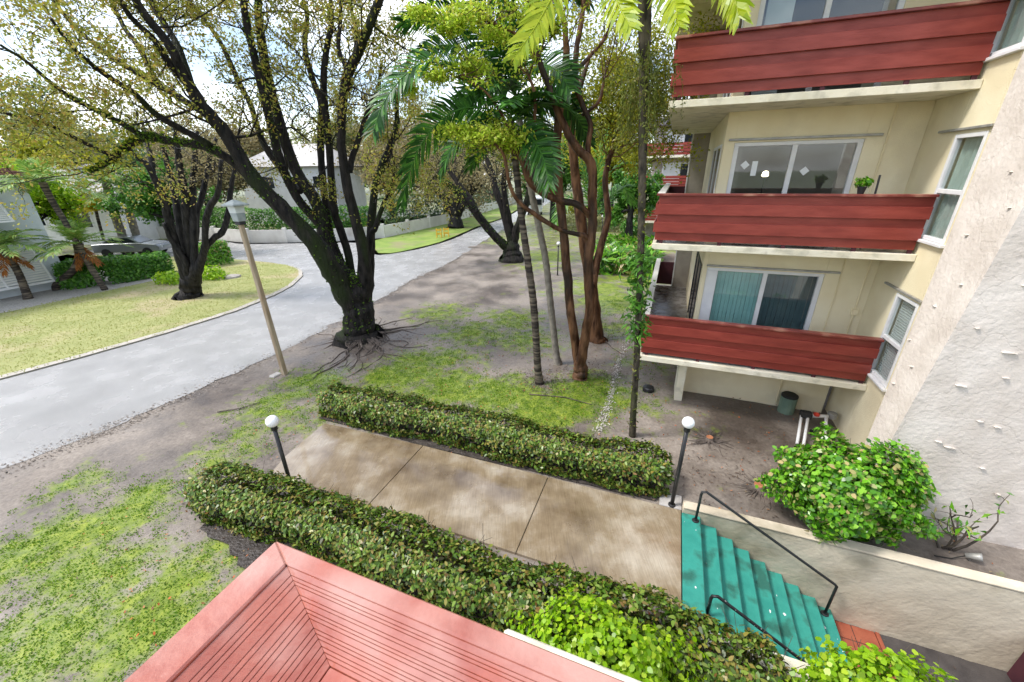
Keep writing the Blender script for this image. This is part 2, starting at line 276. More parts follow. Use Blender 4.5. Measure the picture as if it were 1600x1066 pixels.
STREET=[[(0.12,26.12,-0.25,1.073),(0.13,26.12,0.04,0.748),(0.09,26.12,0.42,0.567),(0.1,26.12,0.95,0.492),(0.07,26.12,1.52,0.418)],[(-0.03,26.12,0.67,0.317),(-0.43,26.01,1.06,0.279),(-1.38,25.9,2.09,0.257),(-2.38,25.79,3.49,0.233),(-3.21,25.68,4.35,0.197),(-3.84,25.56,4.94,0.162),(-4.4,25.45,5.26,0.16),(-4.9,25.34,4.85,0.096),(-5.31,25.23,4.72,0.096),(-5.93,25.12,4.35,0.064)],[(-2.03,25.62,3.08,0.167),(-2.38,26.0,3.81,0.167),(-3.07,26.37,4.65,0.151),(-3.62,26.75,5.38,0.134),(-4.07,27.12,5.83,0.101)],[(0.06,26.12,1.24,0.28),(-0.47,26.5,3.25,0.223),(-0.89,26.87,4.42,0.205),(-1.08,27.25,5.34,0.171),(-1.61,27.62,6.64,0.119)],[(0.11,26.42,1.31,0.282),(-0.19,26.35,3.26,0.205),(-0.36,26.27,4.61,0.167),(-0.21,26.2,6.04,0.13),(-0.55,26.12,7.23,0.095)],[(0.23,26.12,1.35,0.279),(0.6,25.96,2.55,0.221),(0.96,25.8,3.44,0.2),(1.22,25.64,4.43,0.163),(1.66,25.48,5.82,0.127),(2.0,25.32,7.14,0.092)]]
STEMS=[[(-15.56,18.66,-0.26,0.746),(-15.48,18.66,-0.0,0.519),(-15.41,18.66,0.32,0.442),(-15.21,18.66,0.82,0.413),(-15.0,18.66,1.27,0.289),(-14.8,18.66,1.87,0.143)],[(-15.39,18.66,0.44,0.294),(-15.25,18.53,0.97,0.241),(-15.14,18.41,2.25,0.175),(-14.96,18.28,3.64,0.157),(-14.78,18.16,4.57,0.142),(-14.74,18.03,5.15,0.128),(-14.76,17.91,5.84,0.105),(-14.97,17.78,6.17,0.072),(-15.17,17.66,6.63,0.051)],[(-14.85,18.26,4.82,0.109),(-15.16,18.51,5.43,0.109),(-15.22,18.76,6.13,0.098),(-15.38,19.01,6.71,0.076),(-15.48,19.26,7.58,0.054)],[(-15.46,18.96,0.9,0.197),(-15.35,19.1,2.63,0.167),(-15.18,19.24,4.07,0.152),(-15.13,19.38,5.13,0.127),(-15.19,19.52,6.15,0.102),(-15.11,19.66,7.24,0.067)],[(-15.08,18.66,1.12,0.193),(-14.38,18.54,3.49,0.171),(-14.01,18.42,4.85,0.154),(-13.79,18.3,5.71,0.129),(-13.54,18.18,6.49,0.105),(-13.25,18.06,7.42,0.061)],[(-14.67,18.36,1.34,0.19),(-14.53,18.46,1.91,0.165),(-14.07,18.56,3.78,0.148),(-13.76,18.66,4.97,0.133),(-13.42,18.76,5.98,0.109),(-13.0,18.86,7.15,0.064)],[(-14.75,18.86,2.13,0.143),(-14.35,19.16,3.73,0.117),(-13.9,19.46,4.81,0.116),(-13.5,19.76,6.0,0.092),(-13.06,20.06,6.99,0.069)],[(-15.17,18.66,0.57,0.269),(-14.66,18.49,1.22,0.215),(-13.91,18.32,2.25,0.139),(-13.16,18.16,3.81,0.133),(-12.39,17.99,4.62,0.108),(-11.99,17.82,5.12,0.085),(-11.56,17.66,6.0,0.062)],[(-14.52,18.36,1.34,0.166),(-13.89,18.47,2.39,0.14),(-13.42,18.59,2.82,0.128),(-13.0,18.7,3.14,0.128),(-12.62,18.81,3.9,0.115),(-12.34,18.93,4.8,0.102),(-12.04,19.04,5.53,0.078),(-11.47,19.16,6.41,0.055)],[(-14.9,18.36,1.79,0.164),(-15.07,18.21,2.82,0.114),(-15.04,18.06,3.55,0.078)]]
FAR=[[(-5.71,43.13,-0.06,0.939),(-5.65,43.13,0.77,0.665),(-5.64,43.13,1.85,0.724)],[(-5.86,43.13,1.54,0.462),(-6.55,43.46,2.65,0.329),(-7.31,43.79,3.58,0.263),(-8.4,44.13,4.5,0.197)],[(-5.6,43.13,1.54,0.462),(-5.35,43.13,3.27,0.325),(-4.99,43.13,4.77,0.256)],[(-5.4,43.13,1.53,0.462),(-4.43,42.79,2.85,0.324),(-3.44,42.46,3.88,0.254),(-2.25,42.13,4.63,0.157)]]
TWIST=[[(1.9,9.92,-0.21,0.366),(1.89,9.92,-0.04,0.242),(1.9,9.92,0.18,0.188),(1.89,9.92,0.4,0.186),(1.84,9.92,0.74,0.162)],[(1.84,10.07,0.47,0.128),(1.61,10.07,1.71,0.115),(1.53,10.08,2.25,0.113),(1.39,10.08,3.42,0.108),(1.24,10.09,4.5,0.104),(1.11,10.09,5.45,0.1),(1.11,10.1,6.41,0.09),(1.22,10.11,7.26,0.081),(1.24,10.11,7.77,0.068),(1.15,10.12,8.37,0.044)],[(1.89,9.87,0.56,0.133),(1.96,9.84,1.43,0.121),(2.01,9.82,2.15,0.118),(1.92,9.8,3.15,0.113),(1.94,9.78,4.23,0.115),(1.9,9.75,4.94,0.105),(1.82,9.73,5.54,0.102),(1.47,9.71,5.88,0.088),(1.14,9.69,6.39,0.08),(0.87,9.66,6.96,0.067),(0.61,9.64,7.51,0.06),(0.5,9.62,7.82,0.043)],[(1.84,9.92,5.35,0.062),(1.78,9.99,5.94,0.06),(1.83,10.06,6.33,0.06),(1.6,10.13,6.8,0.059),(1.49,10.2,7.14,0.059),(1.47,10.27,7.68,0.058),(1.59,10.35,8.44,0.05),(1.63,10.42,8.98,0.033)],[(1.96,9.82,4.3,0.076),(1.77,9.75,4.52,0.075),(1.53,9.69,4.69,0.074),(1.07,9.63,4.79,0.074),(0.63,9.57,5.01,0.078),(0.41,9.5,5.26,0.071),(0.26,9.44,5.65,0.058),(0.07,9.38,5.81,0.046),(-0.2,9.32,5.93,0.028)],[(1.98,9.82,3.77,0.065),(1.73,9.72,3.97,0.058),(1.21,9.62,4.11,0.05),(0.63,9.52,4.45,0.055),(0.19,9.42,4.78,0.042),(-0.01,9.32,5.18,0.041),(-0.1,9.22,5.69,0.034),(-0.33,9.12,5.98,0.022)],[(1.1,9.62,4.82,0.037),(0.96,9.58,4.96,0.036),(0.73,9.54,5.56,0.035),(0.56,9.5,6.12,0.034),(0.55,9.46,6.81,0.033),(0.41,9.42,7.18,0.027)],[(1.46,10.12,7.37,0.046),(1.78,10.45,7.67,0.041),(2.17,10.78,8.09,0.036),(2.43,11.12,8.53,0.024)],[(0.58,9.62,7.45,0.043),(0.28,9.45,7.78,0.031),(-0.15,9.28,7.94,0.025),(-0.61,9.12,8.05,0.015)],[(0.41,9.52,5.37,0.035),(-0.06,9.35,6.35,0.028),(-0.49,9.18,6.89,0.021),(-1.14,9.02,7.14,0.015)],[(1.65,10.12,6.53,0.036),(2.02,10.32,6.8,0.036),(2.15,10.52,7.2,0.03),(2.21,10.72,7.36,0.025)]]
BROWN=[[(2.94,12.65,-0.12,0.332),(2.88,12.7,0.27,0.241),(2.73,12.74,1.4,0.202),(2.58,12.78,2.26,0.187),(2.32,12.83,3.28,0.162),(2.13,12.87,4.43,0.157),(1.94,12.92,5.51,0.133),(1.81,12.96,6.53,0.111),(1.99,13.01,7.48,0.089),(2.3,13.05,8.38,0.07)],[(2.64,12.65,1.86,0.146),(2.81,12.83,2.87,0.123),(3.07,13.01,4.03,0.1),(2.93,13.19,5.14,0.088),(3.17,13.37,6.2,0.077),(3.28,13.55,7.23,0.057)]]
PALM_A=[[(0.74,9.66,-0.02,0.124),(0.68,9.66,0.59,0.095),(0.57,9.66,2.22,0.089),(0.42,9.66,3.35,0.085),(0.26,9.66,4.47,0.074),(0.15,9.66,5.5,0.071),(0.06,9.66,6.38,0.068)]]
PALM_B=[[(1.39,10.91,-0.02,0.136),(1.32,10.91,0.39,0.096),(1.13,10.91,1.82,0.092),(0.97,10.91,3.08,0.088),(0.8,10.91,3.88,0.085),(0.59,10.91,4.79,0.082),(0.36,10.91,5.95,0.079),(0.18,10.91,7.04,0.075)]]
PALM_C=[[(2.63,7.29,-0.03,0.078),(2.58,7.29,0.66,0.063),(2.52,7.29,1.88,0.06),(2.42,7.29,3.35,0.058),(2.3,7.29,4.73,0.061),(2.18,7.29,6.02,0.07),(2.1,7.29,6.89,0.083),(2.02,7.29,7.67,0.093),(1.97,7.29,8.18,0.081)]]
FR_A=[[(0.06,9.66,6.38),(-0.44,9.46,6.83),(-0.97,9.26,7.29),(-1.49,9.06,7.36),(-1.96,8.86,7.07),(-2.33,8.66,6.63),(-2.54,8.46,6.14)],[(0.05,9.66,6.32),(-0.39,9.46,6.58),(-1.02,9.26,6.56),(-1.58,9.06,6.17),(-1.95,8.86,5.59),(-2.23,8.66,4.8)],[(0.08,9.66,6.38),(-0.34,9.86,6.41),(-0.85,10.06,6.31),(-1.33,10.26,5.94),(-1.63,10.46,5.4)],[(0.08,9.66,6.44),(0.78,9.96,6.77),(1.23,10.26,6.74),(1.65,10.56,6.45),(1.96,10.86,5.99)],[(0.09,9.66,6.38),(0.47,9.26,6.04),(0.71,8.86,5.6),(0.78,8.46,5.13)],[(0.05,9.66,6.4),(-0.32,10.04,7.26),(-0.87,10.41,7.81),(-1.46,10.79,8.02),(-2.05,11.16,7.94)]]
FR_B=[[(0.18,10.91,7.04),(-0.18,10.66,7.74),(-0.84,10.41,8.26),(-1.47,10.16,8.36),(-2.08,9.91,8.19)],[(0.18,10.91,7.04),(-0.04,10.81,8.01),(-0.57,10.71,8.79),(-1.2,10.61,9.19),(-1.85,10.51,9.16)],[(0.18,10.91,7.06),(0.33,11.11,8.08),(0.7,11.31,8.84),(1.3,11.51,9.25),(1.93,11.71,9.07)],[(0.2,10.91,7.04),(0.66,10.45,7.51),(1.04,9.98,7.35),(1.26,9.51,6.92)],[(0.18,10.91,7.04),(-0.36,11.38,7.38),(-0.87,11.85,7.33),(-1.36,12.31,6.9)],[(0.18,10.91,7.04),(0.1,10.31,8.0),(-0.02,9.71,8.46),(-0.23,9.11,8.73)],[(0.21,10.91,7.01),(0.57,11.45,8.28),(0.59,11.98,9.17),(0.38,12.51,9.96)]]
FR_C=[[(1.97,7.29,8.18),(1.28,6.99,8.2),(0.75,6.69,7.7),(0.38,6.39,7.14),(0.1,6.09,6.75)],[(1.97,7.29,8.18),(1.63,6.79,7.99),(1.37,6.29,7.43),(1.46,5.79,6.95)],[(1.98,7.29,8.18),(2.09,6.79,8.05),(2.08,6.29,7.48),(2.03,5.79,6.96)],[(1.98,7.29,8.18),(2.42,6.86,8.26),(2.71,6.42,7.77),(2.82,5.99,7.1)],[(1.97,7.29,8.18),(2.38,7.36,8.67),(3.12,7.42,8.69),(3.91,7.49,8.16)],[(1.96,7.29,8.18),(1.27,7.49,8.68),(0.56,7.69,8.7),(0.09,7.89,8.35)],[(1.97,7.29,8.18),(1.91,7.62,8.93),(1.76,7.96,9.49),(1.25,8.29,9.88)]]
FR_L=[[(3.36,17.0,3.49),(3.43,17.1,4.83),(3.62,17.2,5.99),(3.93,17.3,7.1)],[(3.36,17.0,3.49),(3.05,17.2,5.07),(2.76,17.4,6.24),(2.5,17.6,7.26)],[(3.42,17.0,3.49),(3.84,16.8,5.18),(4.61,16.6,5.62),(5.33,16.4,5.17),(5.83,16.2,4.6)],[(3.34,17.0,3.49),(2.5,16.73,4.39),(2.09,16.47,4.17),(1.78,16.2,3.48)],[(3.44,17.0,3.49),(4.26,17.27,4.57),(4.71,17.53,4.68),(5.25,17.8,4.03)]]
CLUST=[(-0.52,9.2,6.07,0.82,0.21),(-1.03,9.1,6.17,0.39,0.13),(0.0,9.3,5.97,0.4,0.21),(-1.38,9.0,7.11,0.39,0.13),(-0.72,9.2,7.27,0.37,0.14),(-0.78,9.0,8.02,0.44,0.19),(-1.08,9.0,7.83,0.28,0.11),(-0.21,9.3,7.8,0.31,0.15),(-1.53,9,8.07,0.29,0.12),(0.59,9.5,8.19,0.49,0.25),(0.85,9.6,7.97,0.38,0.18),(-1.88,8.9,6.87,0.15,0.1)]
MOSS=[(-7.54,4.56,1,0.66),(-6.19,4.11,1,0.63),(-4.76,4.08,0.8,0.63),(-5.76,3.23,1,0.6),(-4.65,3.36,1,0.6),(-6.79,5.32,0.9,0.69),(-4.59,4.4,0.7,0.65),(-6.34,3.23,0.8,0.6),(-8.34,5.98,0.5,0.72),(-7.45,4.13,0.8,0.64),(-6.12,8.58,0.7,0.86),(-5.76,9.88,0.8,0.94),(-5.97,7.29,0.6,0.79),(-6.25,6.66,0.5,0.76),(-5.35,8.0,0.5,0.83),(-3.33,10.17,1,0.96),(-1.77,9.57,1,0.92),(-0.36,9.18,1.1,0.9),(0.76,8.38,1.1,0.85),(1.61,8.8,1.1,0.88),(2.2,9.26,1,0.9),(-2.95,10.98,0.9,1.01),(-1.4,13.55,0.8,1.17),(0.01,14.85,0.8,1.26),(-2.03,11.4,0.7,1.03),(0.67,12.86,0.7,1.13),(4.62,17.15,1,1.43),(4.19,19.31,0.9,1.59),(6.09,20.44,0.8,1.68),(2.74,27.62,0.9,2.26),(1.67,24.64,0.6,2.01),(-2.91,15.77,0.7,1.33),(5.29,32.71,1.0,2.72),(9.01,37.71,1.2,3.19),(12.64,44.54,1.2,3.86),(4.16,11.17,0.5,1.02),(3.66,8.58,0.4,0.86),(-4.64,8.11,0.6,0.84),(1.91,18.87,0.4,1.55),(4.22,8.0,0.25,0.83),(3.85,13.97,0.6,1.2)]
LPALM=[[(-23.44,18.78,0.0,0.187),(-23.37,18.78,0.45,0.154),(-23.28,18.78,1.38,0.136),(-23.38,18.78,2.14,0.149),(-23.45,18.78,2.58,0.177)],[(-23.71,20.37,-0.03,0.167),(-23.65,20.37,0.24,0.166),(-23.27,20.37,0.57,0.149),(-22.52,20.37,1.0,0.148),(-21.84,20.37,1.64,0.162),(-21.56,20.37,2.43,0.191)],[(-21.04,20.22,0.0,0.133),(-21.3,20.22,1.34,0.129),(-21.45,20.22,2.46,0.114),(-21.6,20.22,3.53,0.112),(-21.77,20.22,4.5,0.122),(-21.83,20.22,5.26,0.15)],[(-29.19,31.03,0.0,0.27),(-29.27,31.03,1.54,0.265),(-29.2,31.03,3.15,0.26),(-28.95,31.03,5.12,0.253)],[(-28.48,31.24,0.0,0.223),(-28.4,31.24,1.49,0.243),(-28.26,31.24,3.11,0.238),(-28.02,31.24,4.67,0.233)],[(-30.22,30.39,0.57,0.096),(-30.02,30.39,2.32,0.094),(-29.87,30.39,3.21,0.092)]]
# ------------------------------------------------------------------ materials
mat('stucco_cream', (.80, .70, .475), (.87, .785, .565), 1.5, .85, .35, 60, c3=(.75, .66, .46), s3=1.2)
def pier_mat():
    m, t, N, K = nodes('stucco_white'); o = N('ShaderNodeOutputMaterial'); b = N('ShaderNodeBsdfPrincipled'); K(b.outputs[0], o.inputs[0]); tc = N('ShaderNodeTexCoord'); b.inputs['Roughness'].default_value = .9; b.inputs['Specular IOR Level'].default_value = .25
    n = N('ShaderNodeTexNoise'); n.inputs['Scale'].default_value = 2.2; n.inputs['Detail'].default_value = 9; K(tc.outputs['Object'], n.inputs[0])
    ad = N('ShaderNodeMix', data_type='VECTOR'); ad.inputs[0].default_value = .5; K(tc.outputs['Object'], ad.inputs[4]); K(n.outputs['Color'], ad.inputs[5])
    v = N('ShaderNodeTexVoronoi', feature='DISTANCE_TO_EDGE'); v.inputs['Scale'].default_value = 2.1; K(ad.outputs[1], v.inputs['Vector'])
    r = N('ShaderNodeValToRGB'); e = r.color_ramp.elements; e[0].position = .004; e[1].position = .022; e[0].color = (.72, .70, .68, 1); e[1].color = (1, 1, 1, 1); K(v.outputs['Distance'], r.inputs[0])
    c = N('ShaderNodeValToRGB'); e = c.color_ramp.elements; e[0].position = .35; e[1].position = .65; e[0].color = (.60, .535, .475, 1); e[1].color = (.72, .655, .595, 1); K(n.outputs[0], c.inputs[0])
    x = N('ShaderNodeMix', data_type='RGBA', blend_type='MULTIPLY'); x.inputs[0].default_value = .22; K(c.outputs[0], x.inputs[6]); K(r.outputs[0], x.inputs[7]); K(x.outputs[2], b.inputs['Base Color'])
    n2 = N('ShaderNodeTexNoise'); n2.inputs['Scale'].default_value = 16; n2.inputs['Detail'].default_value = 8; K(tc.outputs['Object'], n2.inputs[0])
    h1 = N('ShaderNodeBump'); h1.inputs['Strength'].default_value = .3; h1.inputs['Distance'].default_value = .02; K(r.outputs[0], h1.inputs['Height'])
    h2 = N('ShaderNodeBump'); h2.inputs['Strength'].default_value = .6; h2.inputs['Distance'].default_value = .02; K(n2.outputs[0], h2.inputs['Height']); K(h1.outputs[0], h2.inputs['Normal']); K(h2.outputs[0], b.inputs['Normal'])
pier_mat()
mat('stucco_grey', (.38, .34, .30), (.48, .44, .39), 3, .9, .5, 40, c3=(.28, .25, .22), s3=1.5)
mat('slab_cream', (.74, .68, .52), (.82, .77, .63), 3, .8, .3, 50, c3=(.58, .54, .42), s3=4)
mat('red_board', (.225, .036, .026), (.30, .055, .04), 2.0, .42, .2, 14, spec=.35, stretch=(1.2, 1.2, 5), r2=.3)
mat('red_cap', (.15, .024, .02), (.26, .055, .04), 3.0, .35, .25, 14, spec=.5, c3=(.38, .17, .12), s3=3)
mat('red_pale', (.30, .070, .042), (.42, .125, .08), 3.5, .22, .35, 26, spec=.9, c3=(.48, .25, .20), s3=1.3, r2=.08, detail=12, bd=.012)  # paler patches: weathering, with wet highlights painted into the colour
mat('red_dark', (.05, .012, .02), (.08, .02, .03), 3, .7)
mat('frame_white', (.72, .72, .74), (.8, .8, .8), 5, .45)
mat('metal_track', (.3, .3, .29), (.42, .41, .38), 8, .5, metal=.4)
mat('frame_dark', (.03, .03, .035), None, rough=.5)
mat('curtain', (.34, .42, .38), (.46, .54, .49), 3, .9)
mat('blind_teal', (.30, .56, .53), (.38, .66, .62), 3, .8)
mat('blind_dark', (.075, .125, .14), (.10, .155, .165), 3, .8)
mat('blind_white', (.6, .63, .63), (.7, .72, .72), 3, .7)
mat('interior', (.11, .10, .09), (.17, .15, .13), 1, .9)
mat('paper', (.8, .82, .84), None, rough=.8)
mat('black_metal', (.012, .012, .013), (.02, .02, .022), 20, .38, .15, 60, spec=.5)
mat('black_worn', (.012, .012, .013), (.5, .5, .48), 24, .42, .2, 60, lo=.66, hi=.7)
mat('globe', (.86, .87, .88), None, rough=.25, spec=.5)
mat('green_paint', (.028, .23, .185), (.048, .31, .245), 3.2, .42, .2, 30, c3=(.03, .13, .10), s3=3.2, r2=.28)
mat('paint_chip', (.65, .68, .66), None, rough=.8)
mat('wall_stain', (.55, .475, .36), (.66, .585, .46), 1.4, .85, .5, 14, c3=(.36, .31, .22), s3=.9)
mat('tile_red', (.26, .065, .035), (.36, .11, .06), 3, .5, .2, 30)
mat('concrete_dark', (.045, .04, .04), (.085, .075, .07), 3, .35, .3, 40, r2=.6)
def path_mat():
    m, t, N, K = nodes('concrete_path'); o = N('ShaderNodeOutputMaterial'); b = N('ShaderNodeBsdfPrincipled'); K(b.outputs[0], o.inputs[0]); tc = N('ShaderNodeTexCoord')
    def nz(s, d=9, st=(1, 1, 1), rot=0):
        mp = N('ShaderNodeMapping'); mp.inputs['Scale'].default_value = st; mp.inputs['Rotation'].default_value = (0, 0, rot); K(tc.outputs['Object'], mp.inputs[0]); n = N('ShaderNodeTexNoise'); n.inputs['Scale'].default_value = s; n.inputs['Detail'].default_value = d; n.inputs['Roughness'].default_value = .62; K(mp.outputs[0], n.inputs[0]); return n.outputs[0]
    def ramp(src, *st):
        r = N('ShaderNodeValToRGB'); e = r.color_ramp.elements
        while len(e) < len(st): e.new(.5)
        for i, (p_, c_) in enumerate(st): e[i].position = p_; e[i].color = (*c_, 1)
        K(src, r.inputs[0]); return r.outputs[0]
    base = ramp(nz(.75), (.36, (.14, .098, .055)), (.5, (.26, .20, .128)), (.66, (.45, .395, .31)))
    st_ = ramp(nz(5, 6, (14, .6, 1), R(21.4)), (.3, (.78, .77, .76)), (.7, (1.15, 1.15, 1.15)))
    x = N('ShaderNodeMix', data_type='RGBA', blend_type='MULTIPLY'); x.inputs[0].default_value = 1; K(base, x.inputs[6]); K(st_, x.inputs[7]); K(x.outputs[2], b.inputs['Base Color'])
    b.inputs['Coat Weight'].default_value = .7; b.inputs['Coat Roughness'].default_value = .06
    K(ramp(nz(.9, 8), (.4, (.03, .03, .03)), (.52, (.16, .16, .16)), (.66, (.5, .5, .5))), b.inputs['Roughness']); b.inputs['Specular IOR Level'].default_value = .9
    bp = N('ShaderNodeBump'); bp.inputs['Strength'].default_value = .08; bp.inputs['Distance'].default_value = .01; K(nz(40, 6, (6, .6, 1), R(21.4)), bp.inputs['Height']); K(bp.outputs[0], b.inputs['Normal'])
path_mat()
mat('concrete_kerb', (.36, .34, .32), (.48, .46, .43), 4, .6, .4, 50)
mat('wet_floor', (.10, .09, .085), (.2, .19, .185), 3.5, .12, .15, 40, r2=.4, spec=.6)
mat('bark_oak', (.003, .0028, .0028), (.034, .029, .026), 9, .6, 1.0, 14, stretch=(1, 1, .3), c3=(.018, .028, .007), s3=1.1, r2=.85, spec=.2, bd=.07)
mat('bark_dark', (.003, .003, .0033), (.03, .027, .026), 9, .6, 1.0, 14, stretch=(1, 1, .3), spec=.2, bd=.06)
mat('bark_brown', (.045, .018, .008), (.20, .10, .05), 8, .5, 1.0, 16, stretch=(1, 1, .28), c3=(.03, .02, .014), s3=1.8, bd=.04, spec=.25)
mat('bark_grey', (.17, .15, .125), (.30, .27, .225), 6, .7, .6, 22)
mat('bark_palm', (.025, .018, .015), (.16, .13, .095), 9, .7, .6, 10, stretch=(.2, .2, 1.6), lo=.45, hi=.62)
mat('bark_mossy', (.014, .012, .010), (.10, .085, .06), 9, .7, 1.0, 16, stretch=(1, 1, .5), c3=(.045, .055, .016), s3=2.2, bd=.03, spec=.2)
mat('twig', (.05, .04, .032), (.10, .08, .06), 10, .8)
mat('wood_post', (.30, .22, .14), (.44, .36, .26), 5, .75, .5, 30, stretch=(3, 3, .35), c3=(.32, .15, .05), s3=.9)
mat('lantern_grey', (.28, .32, .33), (.36, .40, .40), 8, .5, spec=.4)
mat('lantern_glass', (.62, .66, .66), None, rough=.2)
mat('house_blue', (.54, .60, .64), (.62, .67, .70), 2, .85, .3, 40)
mat('house_white', (.68, .68, .66), (.76, .76, .74), 2, .8, .2, 30)
mat('roof_brown', (.17, .085, .06), (.27, .15, .11), 3, .8, .5, 20)
mat('roof_grey', (.42, .40, .38), (.54, .52, .5), 3, .8, .4, 20)
mat('roof_dark', (.16, .15, .16), (.24, .22, .23), 4, .7, .3, 20)
mat('fence_white', (.62, .60, .55), (.72, .70, .66), 1.2, .8, .2, 20, c3=(.5, .47, .42), s3=.6)
mat('gravel_mat', (.28, .26, .24), (.5, .47, .44), 25, .9, .8, 60)
mat('car_paint', (.42, .44, .46), (.46, .48, .5), 1, .25, metal=.6, coat=.5)
mat('van_white', (.7, .72, .74), None, rough=.3, coat=.4)
mat('glass_dark', (.02, .025, .03), None, rough=.06, spec=.6)
mat('rubber', (.02, .02, .02), None, rough=.8)
mat('yellow_paint', (.62, .36, .03), (.7, .45, .05), 4, .5)
mat('drum_green', (.13, .20, .15), (.19, .27, .2), 4, .6)
mat('pvc', (.75, .75, .74), None, rough=.4)
mat('red_plastic', (.55, .05, .03), None, rough=.4)
mat('stump_cut', (.34, .13, .06), (.46, .2, .1), 8, .7)
mat('root', (.06, .047, .04), (.15, .12, .10), 8, .75, .5, 30)
mat('stone', (.30, .27, .24), (.42, .39, .36), 6, .85, .6, 30)
mat('dead_leaf', (.3, .1, .04), None)
mat('pot_black', (.015, .015, .017), None, rough=.5)
mat('conduit', (.80, .69, .44), (.84, .74, .5), 3, .6)
def m_glass():
    m, t, N, K = nodes('glass'); o = N('ShaderNodeOutputMaterial'); a = N('ShaderNodeBsdfTransparent'); b = N('ShaderNodeBsdfGlossy'); x = N('ShaderNodeMixShader'); l = N('ShaderNodeLayerWeight'); l.inputs[0].default_value = .5
    a.inputs[0].default_value = (.93, .96, .96, 1); b.inputs['Roughness'].default_value = .03; pw = N('ShaderNodeMath', operation='POWER'); pw.inputs[1].default_value = 4; K(l.outputs['Facing'], pw.inputs[0])
    ma = N('ShaderNodeMath', operation='MULTIPLY_ADD'); ma.inputs[1].default_value = .6; ma.inputs[2].default_value = .07; K(pw.outputs[0], ma.inputs[0])
    K(ma.outputs[0], x.inputs[0]); K(a.outputs[0], x.inputs[1]); K(b.outputs[0], x.inputs[2]); K(x.outputs[0], o.inputs[0])
m_glass()
def m_emit():
    m, t, N, K = nodes('lamp_glow'); o = N('ShaderNodeOutputMaterial'); a = N('ShaderNodeEmission'); a.inputs[0].default_value = (1, .8, .5, 1); a.inputs[1].default_value = 6; K(a.outputs[0], o.inputs[0])
m_emit()
def ground_mat(name, moss=True):
    m, t, N, K = nodes(name); o = N('ShaderNodeOutputMaterial'); b = N('ShaderNodeBsdfPrincipled'); K(b.outputs[0], o.inputs[0])
    tc = N('ShaderNodeTexCoord')
    def nz(s, d=8, rough=.6):
        n = N('ShaderNodeTexNoise'); n.inputs['Scale'].default_value = s; n.inputs['Detail'].default_value = d; n.inputs['Roughness'].default_value = rough; K(tc.outputs['Object'], n.inputs[0]); return n.outputs[0]
    def ramp(src, *st):
        r = N('ShaderNodeValToRGB'); e = r.color_ramp.elements
        while len(e) < len(st): e.new(.5)
        for i, (p_, c_) in enumerate(st): e[i].position = p_; e[i].color = (*c_, 1)
        K(src, r.inputs[0]); return r.outputs[0]
    def mix(f, a, c_):
        x = N('ShaderNodeMix', data_type='RGBA')
        for s_, v in ((0, f), (6, a), (7, c_)):
            if isinstance(v, tuple): x.inputs[s_].default_value = (*v, 1)
            else: K(v, x.inputs[s_])
        return x.outputs[2]
    big = ramp(nz(.45), (.36, (0, 0, 0)), (.62, (1, 1, 1)))
    mud = mix(big, (.095, .076, .064), (.295, .258, .222)); fine = ramp(nz(14, 10, .7), (.32, (.66, .64, .63)), (.68, (1.16, 1.15, 1.14)))
    x = N('ShaderNodeMix', data_type='RGBA', blend_type='MULTIPLY'); x.inputs[0].default_value = 1; K(mud, x.inputs[6]); K(fine, x.inputs[7]); mud = x.outputs[2]
    at = N('ShaderNodeAttribute'); at.attribute_name = 'moss'
    ad = N('ShaderNodeMath', operation='ADD'); K(at.outputs['Fac'], ad.inputs[0])
    n1 = N('ShaderNodeMath', operation='MULTIPLY_ADD'); K(nz(1.7, 12, .72), n1.inputs[0]); n1.inputs[1].default_value = 2.6; n1.inputs[2].default_value = -1.62; K(n1.outputs[0], ad.inputs[1])
    mf = ramp(ad.outputs[0], (.0, (0, 0, 0)), (.40, (1, 1, 1)))
    gr = ramp(nz(5, 10, .7), (.3, (.07, .115, .016)), (.5, (.175, .235, .024)), (.7, (.31, .35, .04)))
    K(mix(mf, mud, gr), b.inputs['Base Color'])
    wt = ramp(nz(.9, 6), (.42, (.3, .3, .3)), (.6, (.75, .75, .75))); K(wt, b.inputs['Roughness']); b.inputs['Specular IOR Level'].default_value = .4
    bp = N('ShaderNodeBump'); bp.inputs['Strength'].default_value = .45; bp.inputs['Distance'].default_value = .04; K(nz(5, 12, .7), bp.inputs['Height']); K(bp.outputs[0], b.inputs['Normal'])
ground_mat('ground_mat')
def lawn_mat():
    mat('lawn_mat', (.27, .30, .10), (.38, .38, .16), 1.1, .85, 1.0, 60, c3=(.44, .37, .22), s3=.35, detail=14, lo=.3, hi=.7)
lawn_mat()
mat('verge_mat', (.16, .25, .045), (.25, .33, .07), 1.1, .85, .8, 40, c3=(.26, .25, .12), s3=.4, detail=12)
mat('road_mat', (.34, .335, .33), (.43, .425, .42), 1.1, .13, .5, 140, spec=.6, c3=(.315, .31, .305), s3=.22, r2=.36, detail=14, lo=.25, hi=.75)
mat('kerb_mat', (.40, .37, .33), (.5, .46, .42), 2, .7, .4, 40)
leafmat('lf_hedge', ['#1e300c', '#3e5e18', '#5c7e26', '#7d9238', '#94904a', '#7a5a30', '#4e7220', '#2a4410', '#88a046', '#3c3420', '#46681a', '#6c8c2e', '#94803c', '#5c7e26', '#7a9436'], .2, .36, .4)
leafmat('lf_bush', ['#2c5a10', '#47801a', '#5d9c22', '#79b62c', '#95c93c', '#4a861c', '#c7b079'], .3, .28, .45)
leafmat('lf_lime', ['#6d9a10', '#8fbc18', '#aed326', '#7fb01c', '#c6de40', '#5a8616'], .45, .35)
leafmat('lf_oak', ['#80842e', '#a2a242', '#bab452', '#8c983a', '#7a8830', '#c2b660', '#aa883e', '#b2be52'], .5, .45)
